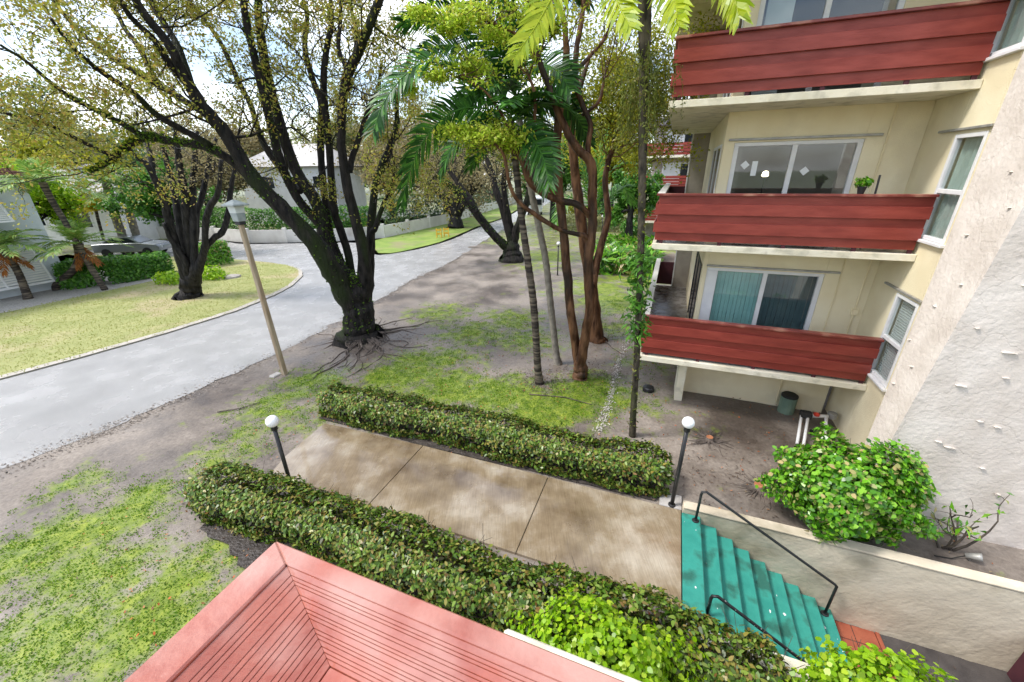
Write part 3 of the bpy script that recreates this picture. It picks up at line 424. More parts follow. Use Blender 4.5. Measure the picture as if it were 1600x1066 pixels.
leafmat('lf_yellow', ['#8f9a22', '#b4b22c', '#c9c546', '#7f9426', '#a3a53a'], .5, .45)
leafmat('lf_twist', ['#a6c832', '#bfdc40', '#d2e65a', '#c6c250', '#8fb028'], .5, .4)
leafmat('lf_green', ['#2f5a1c', '#477a26', '#629a34', '#3a6a20', '#7fae44'], .35, .4)
leafmat('lf_haze_pale', ['#7d8a52', '#98a468', '#abb27c', '#868b5c', '#b3ad80', '#6f8048'], .45, .6)  # far foliage: the haze is put into these pale leaf colours
leafmat('lf_palebrown', ['#8c7f52', '#a3946a', '#8b8658', '#b0a27c', '#75724a'], .45, .6)  # brownish leaves, with distance haze mixed into the colour
leafmat('lf_far', ['#46603a', '#5a7446', '#6c8452', '#3c5636'], .3, .6)
leafmat('lf_palm', ['#1a3c16', '#285220', '#3a6c28', '#548a30', '#1e441a'], .22, .42, .3)
leafmat('lf_palm_lime', ['#7f9c14', '#a4b81e', '#b9c62c', '#93a818'], .45, .35)
leafmat('lf_palm_pale', ['#6f9440', '#8bae54', '#5a8236', '#a3bc62', '#94924e'], .4, .45)
leafmat('lf_palm_yellow', ['#c9b812', '#e0cf1c', '#b2b41e'], .5, .4)
leafmat('lf_palm_dry', ['#8a4e1c', '#a5682c', '#74431c'], .3, .7)
leafmat('lf_moss', ['#3d5a12', '#577a1a', '#6f9420', '#2f4a10'], .3, .6)
leafmat('lf_grass', ['#46701a', '#628c22', '#7fa42c', '#93b038', '#547c1e'], .4, .6)
leafmat('lf_lawn', ['#8f9a4a', '#a2a858', '#aeac62', '#98a250', '#b2ac6c'], .3, .7)
leafmat('lf_litter', ['#6a3a1c', '#9a5426', '#b57a3c', '#5a4634', '#8f8066', '#c05a24', '#4c3c30'], .1, .7)
leafmat('lf_chip', ['#4a3c34', '#6e5d50', '#3a302c', '#8a7a6a'], 0, .85)
leafmat('lf_epi', ['#5a6a24', '#75802f', '#8c9440', '#4c5a20', '#9a9050'], .35, .5)
# ------------------------------------------------------------------ setting: ground, road, lawn, path
def sdist(x, y, poly): pass
pl = np.arange(-25.21 + .0, 12.8, .25) ; pl = np.round(.79 + .25 * np.arange(-104, 49), 4)
ql = np.round(3.6 + .22 * np.arange(-36, 120), 4)
PP, QQ = np.meshgrid(pl, ql, indexing='ij')
X = PP * E1[0] + QQ * E2[0]; Yy = PP * E1[1] + QQ * E2[1]
ms = np.zeros_like(X)
for bx_, by_, w_, r_ in MOSS: ms = np.maximum(ms, w_ * np.exp(-((X - bx_) ** 2 + (Yy - by_) ** 2) / (2 * (r_ * .95) ** 2)))
ms *= .92
rg = np.random.default_rng(3)
Z = .010 * np.sin(X * 1.7 + np.sin(Yy * 1.3)) + .010 * np.sin(Yy * 2.1 + X * .7) + rg.normal(size=X.shape) * .004
Z += .09 * np.exp(-((X + 5.35) ** 2 + (Yy - 13.1) ** 2) / 2.2) + .05 * np.exp(-((X - 1.9) ** 2 + (Yy - 10) ** 2) / .5)
roadd = np.minimum(1, np.maximum(0, (X + 7.2) / 1.0)); Z = np.where(X < -4.2, np.clip(Z, -.006, .006 + .09 * np.exp(-((X + 5.35) ** 2 + (Yy - 13.1) ** 2) / 2.2)), Z)
ni, nj = X.shape; idx = np.arange(ni * nj).reshape(ni, nj); fcs = []
for i in range(ni - 1):
    for j in range(nj - 1):
        pc, qc = (pl[i] + pl[i + 1]) / 2, (ql[j] + ql[j + 1]) / 2
        if .79 < pc < 8.3 and 3.6 < qc < 5.8: continue
        fcs.append((idx[i, j], idx[i + 1, j], idx[i + 1, j + 1], idx[i, j + 1]))
V = [(float(a), float(b), float(c)) for a, b, c in zip(X.ravel(), Yy.ravel(), Z.ravel())]; mv = list(ms.ravel())
pa, pb, qa, qb = float(pl[0]), float(pl[-1]), float(ql[0]), float(ql[-1]); BIG = 700
def addq(p0, p1, q0, q1, m_=0.):
    k = len(V)
    for p_, q_ in ((p0, q0), (p1, q0), (p1, q1), (p0, q1)): V.append(g(p_, q_  , -.008)); mv.append(m_)
    fcs.append((k, k + 1, k + 2, k + 3))
addq(-BIG, pa, -BIG, BIG, .5); addq(pb, BIG, -BIG, BIG, .5); addq(pa, pb, -BIG, qa, .5); addq(pa, pb, qb, BIG, .5)
me = bpy.data.meshes.new('ground'); me.from_pydata(V, [], fcs); me.update(); a_ = me.attributes.new('moss', 'FLOAT', 'POINT'); a_.data.foreach_set('value', np.array(mv, np.float32))
me.polygons.foreach_set('use_smooth', [True] * len(me.polygons))
ground = link('ground', me, 'ground_mat'); tag(ground, 'muddy sandy ground with patches of moss', 'ground', kind='structure')
def dens(line, n=6, jit=.04, seed=0):
    r_ = np.random.default_rng(seed); s_ = spline([(x, y, 0, 0) for x, y in line], n)[:, :2]; return [(a + r_.normal() * jit, b + r_.normal() * jit) for a, b in s_]
near_edge = [(-24, -9), (-14, 1.5), (-10.38, 6.47), (-9.08, 8.67), (-7.4, 12.91), (-6.17, 17.73), (-5.29, 21.88), (-4.04, 25.64), (-2.07, 35.1), (-.2, 44), (1.6, 53), (6, 72), (12, 100)]
far_edge = [(-34, -10), (-20, 3.5), (-14.97, 10.37), (-12.53, 14.71), (-11.68, 17.54), (-11.58, 20.9), (-13.1, 24.6), (-17.5, 27.3), (-24, 29.2), (-34, 31)]
far2 = [(-34, 36.4), (-26.9, 37.0), (-22.6, 34.9), (-16, 34.9), (-12.2, 34), (-9.48, 28.9), (-5.72, 33.8), (-3.21, 43.9), (-.56, 53.1), (3, 72), (8, 100)]
def strip(name, A, B, z, m, label, kind='structure'):
    mb = MB(); n = len(A); mb.add([(x, y, z) for x, y in A] + [(x, y, z) for x, y in B], [(i, i + 1, n + i + 1, n + i) for i in range(n - 1)]); mb.add([(x, y, z) for x, y in A] + [(x, y, -.03) for x, y in A], [(i, i + 1, n + i + 1, n + i) for i in range(n - 1)]); o = mb.build(name, m); tag(o, label, name.replace('_', ' '), kind=kind); return o
def polysheet(name, poly, z, m, label):
    bm = bmesh.new(); vs_ = [bm.verts.new((x, y, z)) for x, y in poly]; bm.faces.new(vs_); bmesh.ops.triangulate(bm, faces=bm.faces[:]); me = bpy.data.meshes.new(name); bm.normal_update(); bm.to_mesh(me); bm.free()
    if me.polygons[0].normal.z < 0: me.flip_normals()
    if name in ('verge', 'lawn'):
        n = len(poly); me2 = bpy.data.meshes.new(name); V2 = [tuple(v.co) for v in me.vertices] + [(x, y, -.03) for x, y in poly]; me2.from_pydata(V2, [], [tuple(p.vertices) for p in me.polygons] + [(i, (i + 1) % n, n + (i + 1) % n, n + i) for i in range(n)]); me2.update(); me = me2
    o = link(name, me, m); tag(o, label, name, kind='structure'); return o
polysheet('road', dens(near_edge, 10, .05, 1) + dens(far2, 5, .03, 2)[::-1] + dens(far_edge, 10, .03, 3)[::-1], .013, 'road_mat', 'wet pale grey asphalt road with a side turning')
fe = dens(far_edge, 10, .02, 3)
lawn_poly = fe[:] + [(-31, 29.5), (-27.2, 27.6), (-22, 24.2), (-20.1, 22.1), (-22.4, 16.7), (-25.5, 10), (-33, -4)]
polysheet('lawn', lawn_poly, .055, 'lawn_mat', 'yellowing mown lawn across the road')
strip('kerb', [(x, y) for x, y in fe[:64]], [(x - .28, y + .12) for x, y in fe[:64]], .062, 'kerb_mat', 'pale concrete edging along the lawn')
polysheet('verge', dens([(-11.9, 35.2), (-9.3, 29.4), (-5.9, 34.2), (-3.5, 44), (-.9, 53), (2.6, 72)], 6, .06, 5) + [(-1.5, 72), (-2.6, 66), (-7.3, 46.6), (-11.4, 36.9)], .05, 'verge_mat', 'green grass verge below the white wall')
polysheet('gravel_bed', [(-19.9, 22.4), (-22.2, 16.5), (-25.3, 9.8), (-32, -4), (-36, -4), (-29.5, 10), (-25.4, 21.4), (-26, 25), (-22, 24.4)], .06, 'gravel_mat', 'gravel bed along the blue house')
for k in range(26):
    pass
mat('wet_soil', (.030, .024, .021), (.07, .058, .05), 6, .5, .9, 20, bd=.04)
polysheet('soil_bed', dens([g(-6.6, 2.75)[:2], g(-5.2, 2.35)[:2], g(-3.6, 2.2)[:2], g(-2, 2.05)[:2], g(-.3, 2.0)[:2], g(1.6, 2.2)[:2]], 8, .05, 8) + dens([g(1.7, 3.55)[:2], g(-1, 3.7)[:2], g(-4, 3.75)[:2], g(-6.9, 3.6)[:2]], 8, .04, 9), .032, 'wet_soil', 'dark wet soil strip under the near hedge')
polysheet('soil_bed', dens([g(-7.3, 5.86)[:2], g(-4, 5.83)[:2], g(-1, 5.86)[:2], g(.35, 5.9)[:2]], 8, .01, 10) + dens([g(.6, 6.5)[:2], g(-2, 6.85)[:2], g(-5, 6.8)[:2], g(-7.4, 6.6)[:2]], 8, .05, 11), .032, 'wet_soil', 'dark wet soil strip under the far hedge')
# concrete path slabs
path = empty('path', g(-3, 4.8)); tag(path, 'wet brown concrete path between two clipped hedges', 'path', kind='structure')
edges = [-7.05, -4.35, -1.58, .775]
for i in range(3):
    a, b = edges[i] + .006, edges[i + 1] - .006
    mb = MB()
    if i == 0: mb.prism([g(-6.98 - .02, 5.72)[:2][0:2], g(-6.85, 4.5)[:2], g(-6.7, 4.05)[:2], g(b, 4.05)[:2], g(b, 5.80)[:2], g(-6.6, 5.74)[:2]][::1], -.05, .045)
    else: mb.box(a, b, 4.05, 5.80, -.05, .045)
    mb.build('slab', 'concrete_path', path, bevel=.006)
MB().box(.42, .785, 5.81, 6.15, -.05, .05).build('lamp_pad', 'concrete_kerb', path, bevel=.01)
# stairwell: steps, walls, tiles
st = empty('staircase', g(.8, 4.8)); tag(st, 'worn green painted concrete steps leading down beside the wall', 'stairs', kind='thing')
NS, TR, RI = 9, .267, .152
for k in range(NS):
    a = .785 + TR * k
    MB().box(a, a + TR + (.02 if k < NS - 1 else 0), 3.80, 5.765, -1.6, .046 - RI * k - (.0 if k else .002)).build('step', 'green_paint', st, bevel=.012)
ch = MB()
for k in range(15):
    s_ = rng.integers(0, NS); p_ = .80 + TR * s_ + rng.uniform(0, .22); q_ = rng.uniform(4.1, 5.6); z_ = .046 - RI * s_ + .001
    n_ = 6; rr = rng.uniform(.006, .028) * (1 if rng.random() < .3 else .55); vv = [g(p_ + rr * rng.uniform(.4, 1.1) * math.cos(t), q_ + rr * 1.5 * rng.uniform(.4, 1.1) * math.sin(t), z_ + .001) for t in np.linspace(0, 6.28, n_, endpoint=False)]
    ch.add(vv, [tuple(range(n_))])
o = ch.build('paint_chips', 'paint_chip', st); o['kind'] = 'stuff'
rw = empty('retaining_wall', g(.8, 5.85)); tag(rw, 'stained cream stucco retaining wall beside the green steps', 'wall')
def rough_wall(p0, p1, q, z0, z1, m, parent, name, sgn=-1, seed=0, amp=.012, cell=.09):
    r_ = np.random.default_rng(seed); ps = np.linspace(p0, p1, int((p1 - p0) / cell)); zs = np.linspace(z0, z1, max(3, int((z1 - z0) / cell))); v = []
    for p_ in ps:
        for z_ in zs: v.append(g(p_, q + sgn * amp * (abs(r_.normal()) * .6 + .5 * math.sin(p_ * 3 + z_ * 5) ** 2), z_))
    n = len(zs); f = [(i * n + j, (i + 1) * n + j, (i + 1) * n + j + 1, i * n + j + 1) for i in range(len(ps) - 1) for j in range(n - 1)]
    return MB().add(v, f).build(name, m, parent, smooth=True)
MB().box(.79, 8.3, 5.79, 5.93, -1.6, .125).build('wall_body', 'wall_stain', rw, bevel=.012)
rough_wall(.80, 8.2, 5.785, -1.45, .11, 'wall_stain', rw, 'render_coat', seed=4)
MB().box(.79, 8.3, 5.765, 5.945, .127, .15).build('coping', 'wall_stain', rw, bevel=.02)
nw = empty('stair_side_wall', g(1.5, 3.7)); tag(nw, 'low cream wall edging the near side of the green steps', 'wall')
MB().box(.79, 8.3, 3.6, 3.79, -1.6, .10).build('wall_body', 'wall_stain', nw, bevel=.012)
MB().box(.79, 8.3, 3.585, 3.805, .102, .125).build('coping', 'slab_cream', nw, bevel=.008)
lf = empty('landing', g(4, 4.8)); tag(lf, 'sunken landing with red tiles and dark wet concrete', 'landing', kind='structure')
MB().box(3.18, 8.3, 3.8, 5.785, -1.7, -1.40).build('landing_floor', 'concrete_dark', lf)
for i in range(2):
    for j in range(7):
        a, b = 3.20 + .31 * i, 5.765 - .275 * j
        MB().box(a, a + .298, b - .262, b, -1.401, -1.385).build('tile', 'tile_red', lf, bevel=.004)
MB().box(3.815, 3.87, 3.84, 5.765, -1.401, -1.37).build('tile_edge', 'tile_red', lf, bevel=.006)
MB().box(8.3, 8.5, 3.6, 5.93, -1.6, .12).build('end_wall', 'wall_stain', lf)
# handrails
def handrail(pts, label, m, feet):
    r_ = empty('handrail', pts[0]); tag(r_, label, 'handrail', 'stair handrails')
    MB().tube(pts, .021, 8).build('rail', m, r_, smooth=True)
    for f_ in feet: MB().lathe(f_, [(.055, 0), (.055, .012), (.03, .02), (.026, .05)], 10).build('foot', 'black_metal', r_)
zt = lambda p_: .046 - RI * max(0, int((p_ - .785) / TR))
a = g(.99, 5.64, zt(.99)); b = g(3.07, 5.64, zt(3.07))
handrail([a, g(.99, 5.64, .60), g(1.0, 5.64, .66), g(1.06, 5.64, .68), g(2.03, 5.64, .1), g(3.04, 5.64, -.50), g(3.07, 5.64, -.53), g(3.07, 5.64, -.6), b], 'black metal stair rail against the stained retaining wall', 'black_metal', [a, b])
a = g(1.10, 4.15, zt(1.1)); b = g(3.07, 4.15, zt(3.07))
handrail([a, g(1.10, 4.15, .24), g(1.11, 4.15, .29), g(1.17, 4.15, .31), g(2.1, 4.15, -.26), g(3.04, 4.15, -.82), g(3.07, 4.15, -.86), b], 'black chipped stair rail on the open side of the steps by the hedge', 'black_worn', [a, b])
# ------------------------------------------------------------------ apartment building with balconies
bd = empty('apartment_building', g(2.4, 10.2)); tag(bd, 'cream stucco apartment building with red boarded balconies and rough white pier', 'building')
CAPS = [2.37, 4.95, 7.53]; WQ, WP = 10.17, 4.03
def B(p0, p1, q0, q1, z0, z1, name, m, parent, bevel=.006): return MB().box(p0, p1, q0, q1, z0, z1).build(name, m, parent, bevel=bevel)
B(.8, 3.9, WQ, WQ + .22, -.3, 1.38, 'wall', 'stucco_cream', bd)
for f, cz in enumerate(CAPS):
    zf = cz - .98; ztop = zf + 1.90; zn = zf + 2.58
    B(.80, 1.0 if f else .90, WQ, WQ + .22, zf + .0, zn, 'wall', 'stucco_cream', bd)
    B(3.18, WP, WQ, WQ + .22, zf, zn, 'wall', 'stucco_cream', bd)
    B(1.0 if f else .90, 3.18, WQ + .002, WQ + .218, ztop, zn, 'wall', 'stucco_cream', bd)
    # end wall of the side walkway
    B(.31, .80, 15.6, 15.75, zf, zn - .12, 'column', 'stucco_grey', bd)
    B(.27, .31, 15.58, 15.77, zf, zn - .12, 'column_edge', 'frame_white', bd)
    # side wall
    B(.80, 1.0, WQ + .22, 15.6, zf, zn, 'wall', 'stucco_cream', bd)
    # balcony
    bl = empty('balcony', (0, 0, 0), bd)
    MB().prism([g(-.33, 8.97)[:2], g(WP - .004, 8.97)[:2], g(WP - .004, WQ - .003)[:2], g(.797, WQ - .003)[:2], g(.797, 15.75)[:2], g(-.33, 15.75)[:2]], cz - 1.10, cz - .98).build('slab', 'slab_cream', bl, bevel=.006)
    B(-.26, WP - .01, 9.1, WQ - .01, cz - .979, cz - .972, 'floor', 'wet_floor', bl, 0); B(-.26, .78, WQ - .009, 15.58, cz - .979, cz - .972, 'floor', 'wet_floor', bl, 0)
    B(-.35, WP - .01, 8.955, 9.10, cz - .042, cz, 'cap', 'red_cap', bl)
    B(-.35, -.20, 9.102, 15.7, cz - .042, cz, 'cap', 'fence_white' if f < 2 else 'red_cap', bl)
    hs = np.array([.165, .175, .175, .175, .18]); z = cz - .044
    for k, h in enumerate(hs):
        d = .05 if k % 2 == 0 else 0.
        ov = .014 if k % 2 else 0
        B(-.345 + d, WP - .012 - .01 * k, 8.985 + d - .012, 8.985 + d + .012, z - h - ov, z + ov * .8, 'board', 'red_board', bl, .003)
        B(-.335 + d - .012, -.335 + d + .012, 9.03, 15.68, z - h - ov, z + ov * .8, 'board', 'red_board', bl, .003)
        z -= h
    B(-.28, WP - .05, 9.06, 9.075, cz - .9, cz - .05, 'inner_panel', 'red_dark', bl, 0); B(-.29, -.265, 9.06, 15.6, cz - .9, cz - .05, 'inner_panel', 'red_dark', bl, 0)
    for pp_ in (-.2, .9, 2., 3.1, 3.9): B(pp_, pp_ + .07, 9.035, 9.058, cz - .98, cz - .9, 'rail_post', 'red_dark', bl, 0)
    B(-.26, .27, 15.6, 15.64, cz - .92, cz - .1, 'end_board', 'red_dark', bl, 0)
    # slider
    L0, R0 = (1.0, 3.18) if f else (.90, 3.18); sl = empty('sliding_door', (0, 0, 0), bd); fm = 'frame_white'; q0, q1 = WQ + .03, WQ + .11
    B(L0, R0, q0, q1, ztop - .07, ztop, 'frame', fm, sl); B(L0, L0 + (.09 if f else .24), q0, q1, zf, ztop - .07, 'frame', fm, sl); B(R0 - .09, R0, q0, q1, zf, ztop - .07, 'frame', fm, sl); B(L0 + .05, R0 - .05, q0, q1, zf, zf + .06, 'frame', fm, sl)
    mid = (L0 + R0) / 2 + (.06 if not f else 0); B(mid - .045, mid + .045, q0 + .01, q1 - .01, zf + .06, ztop - .07, 'mullion', fm, sl)
    for a, b in ((L0 + (.09 if f else .24), mid - .045), (mid + .045, R0 - .09)): B(a + .002, b - .002, q0 + .045, q0 + .051, zf + .061, ztop - .071, 'pane', 'glass', sl, 0)
    # shutter track
    B(L0 - .12 if f else L0 - .02, R0 + .24, WQ - .05, WQ - .004, ztop + .035, ztop + .075, 'shutter_track', 'metal_track', bd, .004)
    # room
    B(L0 - .1, R0 + .5, 13.0, 13.05, zf - .05, zn, 'room_wall', 'interior', bd, 0); B(1.02, 6.5, WQ + .25, 13.0, zf - .04, zf - .01, 'room_floor', 'interior', bd, 0)
    if f == 0:
        for k in range(11): 
            a = L0 + .26 + k * .085; B(a, a + .08, WQ + .17 + .012 * (k % 2), WQ + .18 + .012 * (k % 2), zf + .03, ztop - .08, 'blind_slat', 'blind_teal', sl, 0)
        for k in range(11): 
            a = mid + .06 + k * .088; B(a, a + .083, WQ + .17 + .012 * (k % 2), WQ + .18 + .012 * (k % 2), zf + .03, ztop - .08, 'blind_slat', 'blind_dark', sl, 0)
    if f == 2: B(L0 + .15, mid - .5, WQ + .2, WQ + .22, zf, ztop - .1, 'curtain', 'blind_white', sl, 0)
    # side glazing of the walkway
    sg = empty('side_window', (0, 0, 0), bd)
    for a, b in ((10.45, 10.52), (11.5, 11.57), (12.5, 12.57)): B(.775, .798, a, b, zf + .02, ztop - .06, 'frame', 'frame_white' if f else 'frame_dark', sl if 0 else sg)
    B(.775, .798, 10.45, 12.57, ztop - .059, ztop, 'frame', 'frame_white' if f else 'frame_dark', sg); B(.79, .798, 10.53, 12.5, zf + .1, ztop - .07, 'pane', 'glass_dark', sg, 0)
    # right wall with a window, wall plane p = WP
    wz0, wz1 = zf + .27, zf + 1.86
    B(WP, WP + .2, 6.9, 8.37, (zf if f else -.3), zn, 'wall', 'stucco_cream', bd); B(WP, WP + .2, 9.15, WQ + .22, (zf if f else -.3), zn, 'wall', 'stucco_cream', bd)
    B(WP + .001, WP + .199, 8.37, 9.15, (zf if f else -.3), wz0, 'wall', 'stucco_cream', bd, 0); B(WP + .001, WP + .199, 8.37, 9.15, wz1, zn, 'wall', 'stucco_cream', bd, 0)
    wd = empty('window', (0, 0, 0), bd); p0, p1 = WP - .012, WP + .07
    B(p0, p1, 8.37, 8.43, wz0, wz1, 'frame', fm, wd); B(p0, p1, 9.09, 9.15, wz0, wz1, 'frame', fm, wd); B(p0, p1, 8.43, 9.09, wz1 - .06, wz1, 'frame', fm, wd); B(p0, p1, 8.43, 9.09, wz0, wz0 + .06, 'frame', fm, wd)
    zm = wz0 + .76; B(p0 + .005, p1, 8.43, 9.09, zm - .035, zm + .035, 'sash_rail', fm, wd)
    B(WP + .025, WP + .031, 8.43, 9.09, zm + .036, wz1 - .061, 'pane', 'glass', wd, 0); B(WP + .04, WP + .046, 8.43, 9.09, wz0 + .061, zm - .036, 'pane', 'glass', wd, 0)
    B(WP - .07, WP + .02, 8.30, 9.22, wz0 - .05, wz0 - .004, 'sill', 'frame_white', wd)
    B(WP - .05, WP - .004, 8.28, 9.62, wz1 + .05, wz1 + .085, 'shutter_track', 'metal_track', wd, .004)
    if f == 0:
        for k in range(34): B(WP + .10, WP + .125, 8.43, 9.09, wz0 + .04 + .046 * k, wz0 + .07 + .046 * k, 'blind_slat', 'blind_white', wd, 0)
    else:
        mb = MB(); qs = np.linspace(8.4, 9.12, 40); v = [g(WP + .13 + .03 * math.sin(x * 40), x, z_) for x in qs for z_ in (wz0, wz1)]; mb.add(v, [(2 * i, 2 * i + 1, 2 * i + 3, 2 * i + 2) for i in range(39)]); mb.build('curtain', 'curtain', wd, smooth=True)
    B(WP + .9, WP + .95, 7.5, 10.2, zf - .05, zn, 'room_wall', 'interior', bd, 0)
# floor slabs' inner mass; unseen roof slab added to block light over the top balconies
B(-.6, 9, 8.3, 20, 9.15, 9.45, 'shade_roof_slab', 'slab_cream', bd)
B(1.0, 1.2, WQ + .3, 15.6, -.3, 9.1, 'inner_wall', 'interior', bd, 0)
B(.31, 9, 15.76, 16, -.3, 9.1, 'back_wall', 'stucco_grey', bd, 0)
B(.02, .30, 15.62, 15.74, 6.6, 9.1, 'slatted_screen', 'roof_dark', bd, 0)
for k in range(6): B(-.28 + .1 * k, -.22 + .1 * k, 15.45, 15.52, 6.6, 9.1, 'screen_slat', 'bark_grey', bd, 0)
# support fin under the lowest balcony
MB().prism([g(.62, 9.6)[:2], g(.80, 9.6)[:2], g(.80, WQ + .2)[:2], g(.62, WQ + .2)[:2]], -.2, 1.265).build('support', 'slab_cream', bd, bevel=.01)
# conduit on the ground floor wall
cd = MB(); cd.tube([g(3.88, WQ - .02, 3.8), g(3.87, WQ - .02, 2.6)], .014, 6).tube([g(3.87, WQ - .02, 2.48), g(3.86, WQ - .02, 1.4)], .014, 6).build('conduit', 'conduit', bd)
B(3.81, 3.93, WQ - .07, WQ - .004, 2.47, 2.6, 'junction_box', 'conduit', bd)
MB().tube([g(3.45, WQ - .015, 3.8), g(3.44, WQ - .015, 1.42)], .012, 6).tube([g(3.5, WQ - .015, 6.4), g(3.49, WQ - .015, 4.0)], .016, 6).build('conduit', 'conduit', bd)
MB().tube([g(2.95, WQ - .02, 1.26), g(2.94, WQ - .02, .1)], .018, 6).build('conduit', 'conduit', bd)
# notices on the middle door
q = WQ + .03 + .04
for a, b, z_, s_ in ((1.27, .085, 5.45, 45), (1.93 + .42, .085, 5.32, 45)):
    MB().add([g(a, q, z_ - b), g(a + b, q, z_), g(a, q, z_ + b), g(a - b, q, z_), g(a, q + .004, z_ - b), g(a + b, q + .004, z_), g(a, q + .004, z_ + b), g(a - b, q + .004, z_)], [(0, 1, 2, 3), (7, 6, 5, 4), (0, 4, 5, 1), (1, 5, 6, 2), (2, 6, 7, 3), (3, 7, 4, 0)]).build('notice', 'paper', bd)
B(1.40, 1.50, q, q + .004, 5.24, 5.52, 'notice', 'paper', bd, 0)
# rough stucco pier
pr = empty('pier', (0, 0, 0), bd)
def rough_face(fn, nu, nv, name, m, parent, amp, seed):
    r_ = np.random.default_rng(seed); N_ = r_.normal(size=(nu + 1, nv + 1)); 
    for _ in range(2): N_ = (N_ + np.roll(N_, 1, 0) + np.roll(N_, -1, 0) + np.roll(N_, 1, 1) + np.roll(N_, -1, 1)) / 5
    v = [fn(i / nu, j / nv, N_[i, j] * amp * (0 if i in (0, nu) or j in (0, nv) else 1)) for i in range(nu + 1) for j in range(nv + 1)]; n = nv + 1
    return MB().add(v, [(i * n + j, (i + 1) * n + j, (i + 1) * n + j + 1, i * n + j + 1) for i in range(nu) for j in range(nv)]).build(name, m, parent, smooth=True)
PH = 9.1
def edge(z_): return min(3.97, 3.46 + .08 * z_)   # battered corner
rough_face(lambda a, b, d: g(edge(-.1 + b * PH) + (7.6 - edge(-.1 + b * PH)) * a, 6.8 - d , -.1 + b * PH), 90, 160, 'front_face', 'stucco_white', pr, .005, 5)
rough_face(lambda a, b, d: g(edge(-.1 + b * PH) - d, 6.8 + (1.05 + (edge(-.1 + b * PH) - 3.8) * 2.05) * a, -.1 + b * PH), 26, 160, 'side_face', 'stucco_white', pr, .003, 6)
rough_face(lambda a, b, d: g(edge(-.1 + b * PH) + (WP + .1 - edge(-.1 + b * PH)) * a, 7.85 + (edge(-.1 + b * PH) - 3.8) * 2.05, -.1 + b * PH), 4, 60, 'back_face', 'stucco_white', pr, 0, 6)
def chunk(p_, q_, z_, w_, h_, d_, face):
    n = 9; r_ = rng; v = []; 
    for k in range(n):
        a = k * 2 * math.pi / n; rr = r_.uniform(.6, 1.1); x = math.cos(a) * w_ * rr; y = math.sin(a) * h_ * rr * .6
        v.append((x, y, 0))
    bot = [(x, y, -.02) for x, y, _ in v]; top = [(x * .72, y * .5 + h_ * .1, d_ * r_.uniform(.7, 1.1)) for x, y, _ in v]
    vv = bot + top; out = []
    for x, y, d in vv: out.append(g(p_ + x, q_ - d, z_ + y) if face else g(p_ - d, q_ + x, z_ + y))
    MB().add(out, [tuple(range(n, 2 * n))] + [(i, (i + 1) % n, n + (i + 1) % n, n + i) for i in range(n)]).build('stone', 'stucco_white', pr)
for z_, p_, w_ in ((3.1, 4.35, .13), (2.55, 4.05, .09), (2.75, 4.45, .05), (2.0, 4.62, .06), (2.05, 4.42, .05), (1.55, 4.25, .11), (1.62, 4.1, .06), (2.9, 4.95, .07), (3.6, 4.5, .06), (4.0, 4.2, .06), (4.6, 4.4, .05), (1.3, 4.7, .05), (5.2, 4.6, .07), (2.5, 5.3, .08), (3.3, 5.2, .06), (1.9, 5.1, .05), (3.4, 3.95, .05), (.9, 5.0, .08), (4.35, 4.75, .08)): chunk(p_, 6.8, z_, w_ * .85, w_ * .3, .035, True)
for z_, q_, w_ in ((5.3, 7.3, .05), (4.5, 7.5, .05), (3.9, 7.1, .05), (3.5, 7.4, .07), (2.6, 7.2, .06), (2.9, 7.55, .05), (2.2, 7.4, .06), (4.9, 7.0, .05), (5.7, 7.1, .05)): chunk(edge(z_), q_, z_, w_ * .8, w_ * .35, .035, False)
# small things on the balconies
pp = empty('potted_plant', g(2.98, 9.03, 4.95)); tag(pp, 'small leafy plant in a black pot on the middle balcony rail', 'potted plant')
MB().lathe(g(2.98, 9.03, 4.951), [(.045, 0), (.065, .1), (.07, .1), (.07, .12)], 12).build('pot', 'pot_black', pp)
P, O = blob_pts(g(2.98, 9.03, 5.14), (.11, .09, .055), 90, 3); leaves('foliage', P, .075, 'lf_bush', pp, O, wid=.8)
pl_ = MB().tube([g(3.26, 9.12, 4.0), g(3.22, 9.16, 5.25)], .016, 6).build('pole', 'black_metal'); tag(pl_, 'thin black pole leaning behind the middle balcony rail', 'pole')
lm = empty('table_lamp', g(1.9, 11.6, 4.0)); tag(lm, 'lit lamp inside the room behind the middle sliding door', 'lamp')
MB().lathe(g(1.9, 11.6, 3.97), [(.14, 0), (.14, .02), (.015, .03), (.015, 1.25)], 12).build('stand', 'black_metal', lm); MB().lathe(g(1.9, 11.6, 5.2), [(.05, 0), (.07, .02), (.06, .09), (.02, .12)], 12).build('bulb', 'lamp_glow', lm, smooth=True)
# ------------------------------------------------------------------ red boarded balcony corner below the camera
fb = empty('balcony_corner', g(-1, .4, 2.6)); tag(fb, 'pale red boarded balcony corner with mitred boards seen from above', 'balcony')
PL, QF, ZC = -1.765, .985, 3.6; PE = 2.2; QN = -3.0
def capring(o0, o1, i0, i1, z0, z1, name, m, bevel=.006, zi=None):
    # two mitred legs: front (along p) and left (along q); o = outer offset (p,q), i = inner offset; zi = inner top height
    a, b = (PL + o0, QF - o1), (PL + i0, QF - i1); zi = z1 if zi is None else zi
    r1 = [(*a, z1), (b[0] + .0008, b[1], zi), (PE, b[1], zi), (PE, a[1], z1)]; r2 = [(*a, z1), (a[0], QN, z1), (b[0], QN, zi), (b[0], b[1] - .0008, zi)]
    for r_ in (r1, r2): MB().hexa([g(x, y, z0) for x, y, _ in r_] + [g(*t) for t in r_]).build(name, m, fb, bevel=bevel)
capring(0, 0, .17, .085, ZC - .05, ZC, 'cap_board', 'red_pale', .008)
WS = [1.5, .8, .7, 1.5, .75, 1.2, .7, .8, 1.35, .75, .75, 1.0, .8, .8, 1.0]; t_ = 0
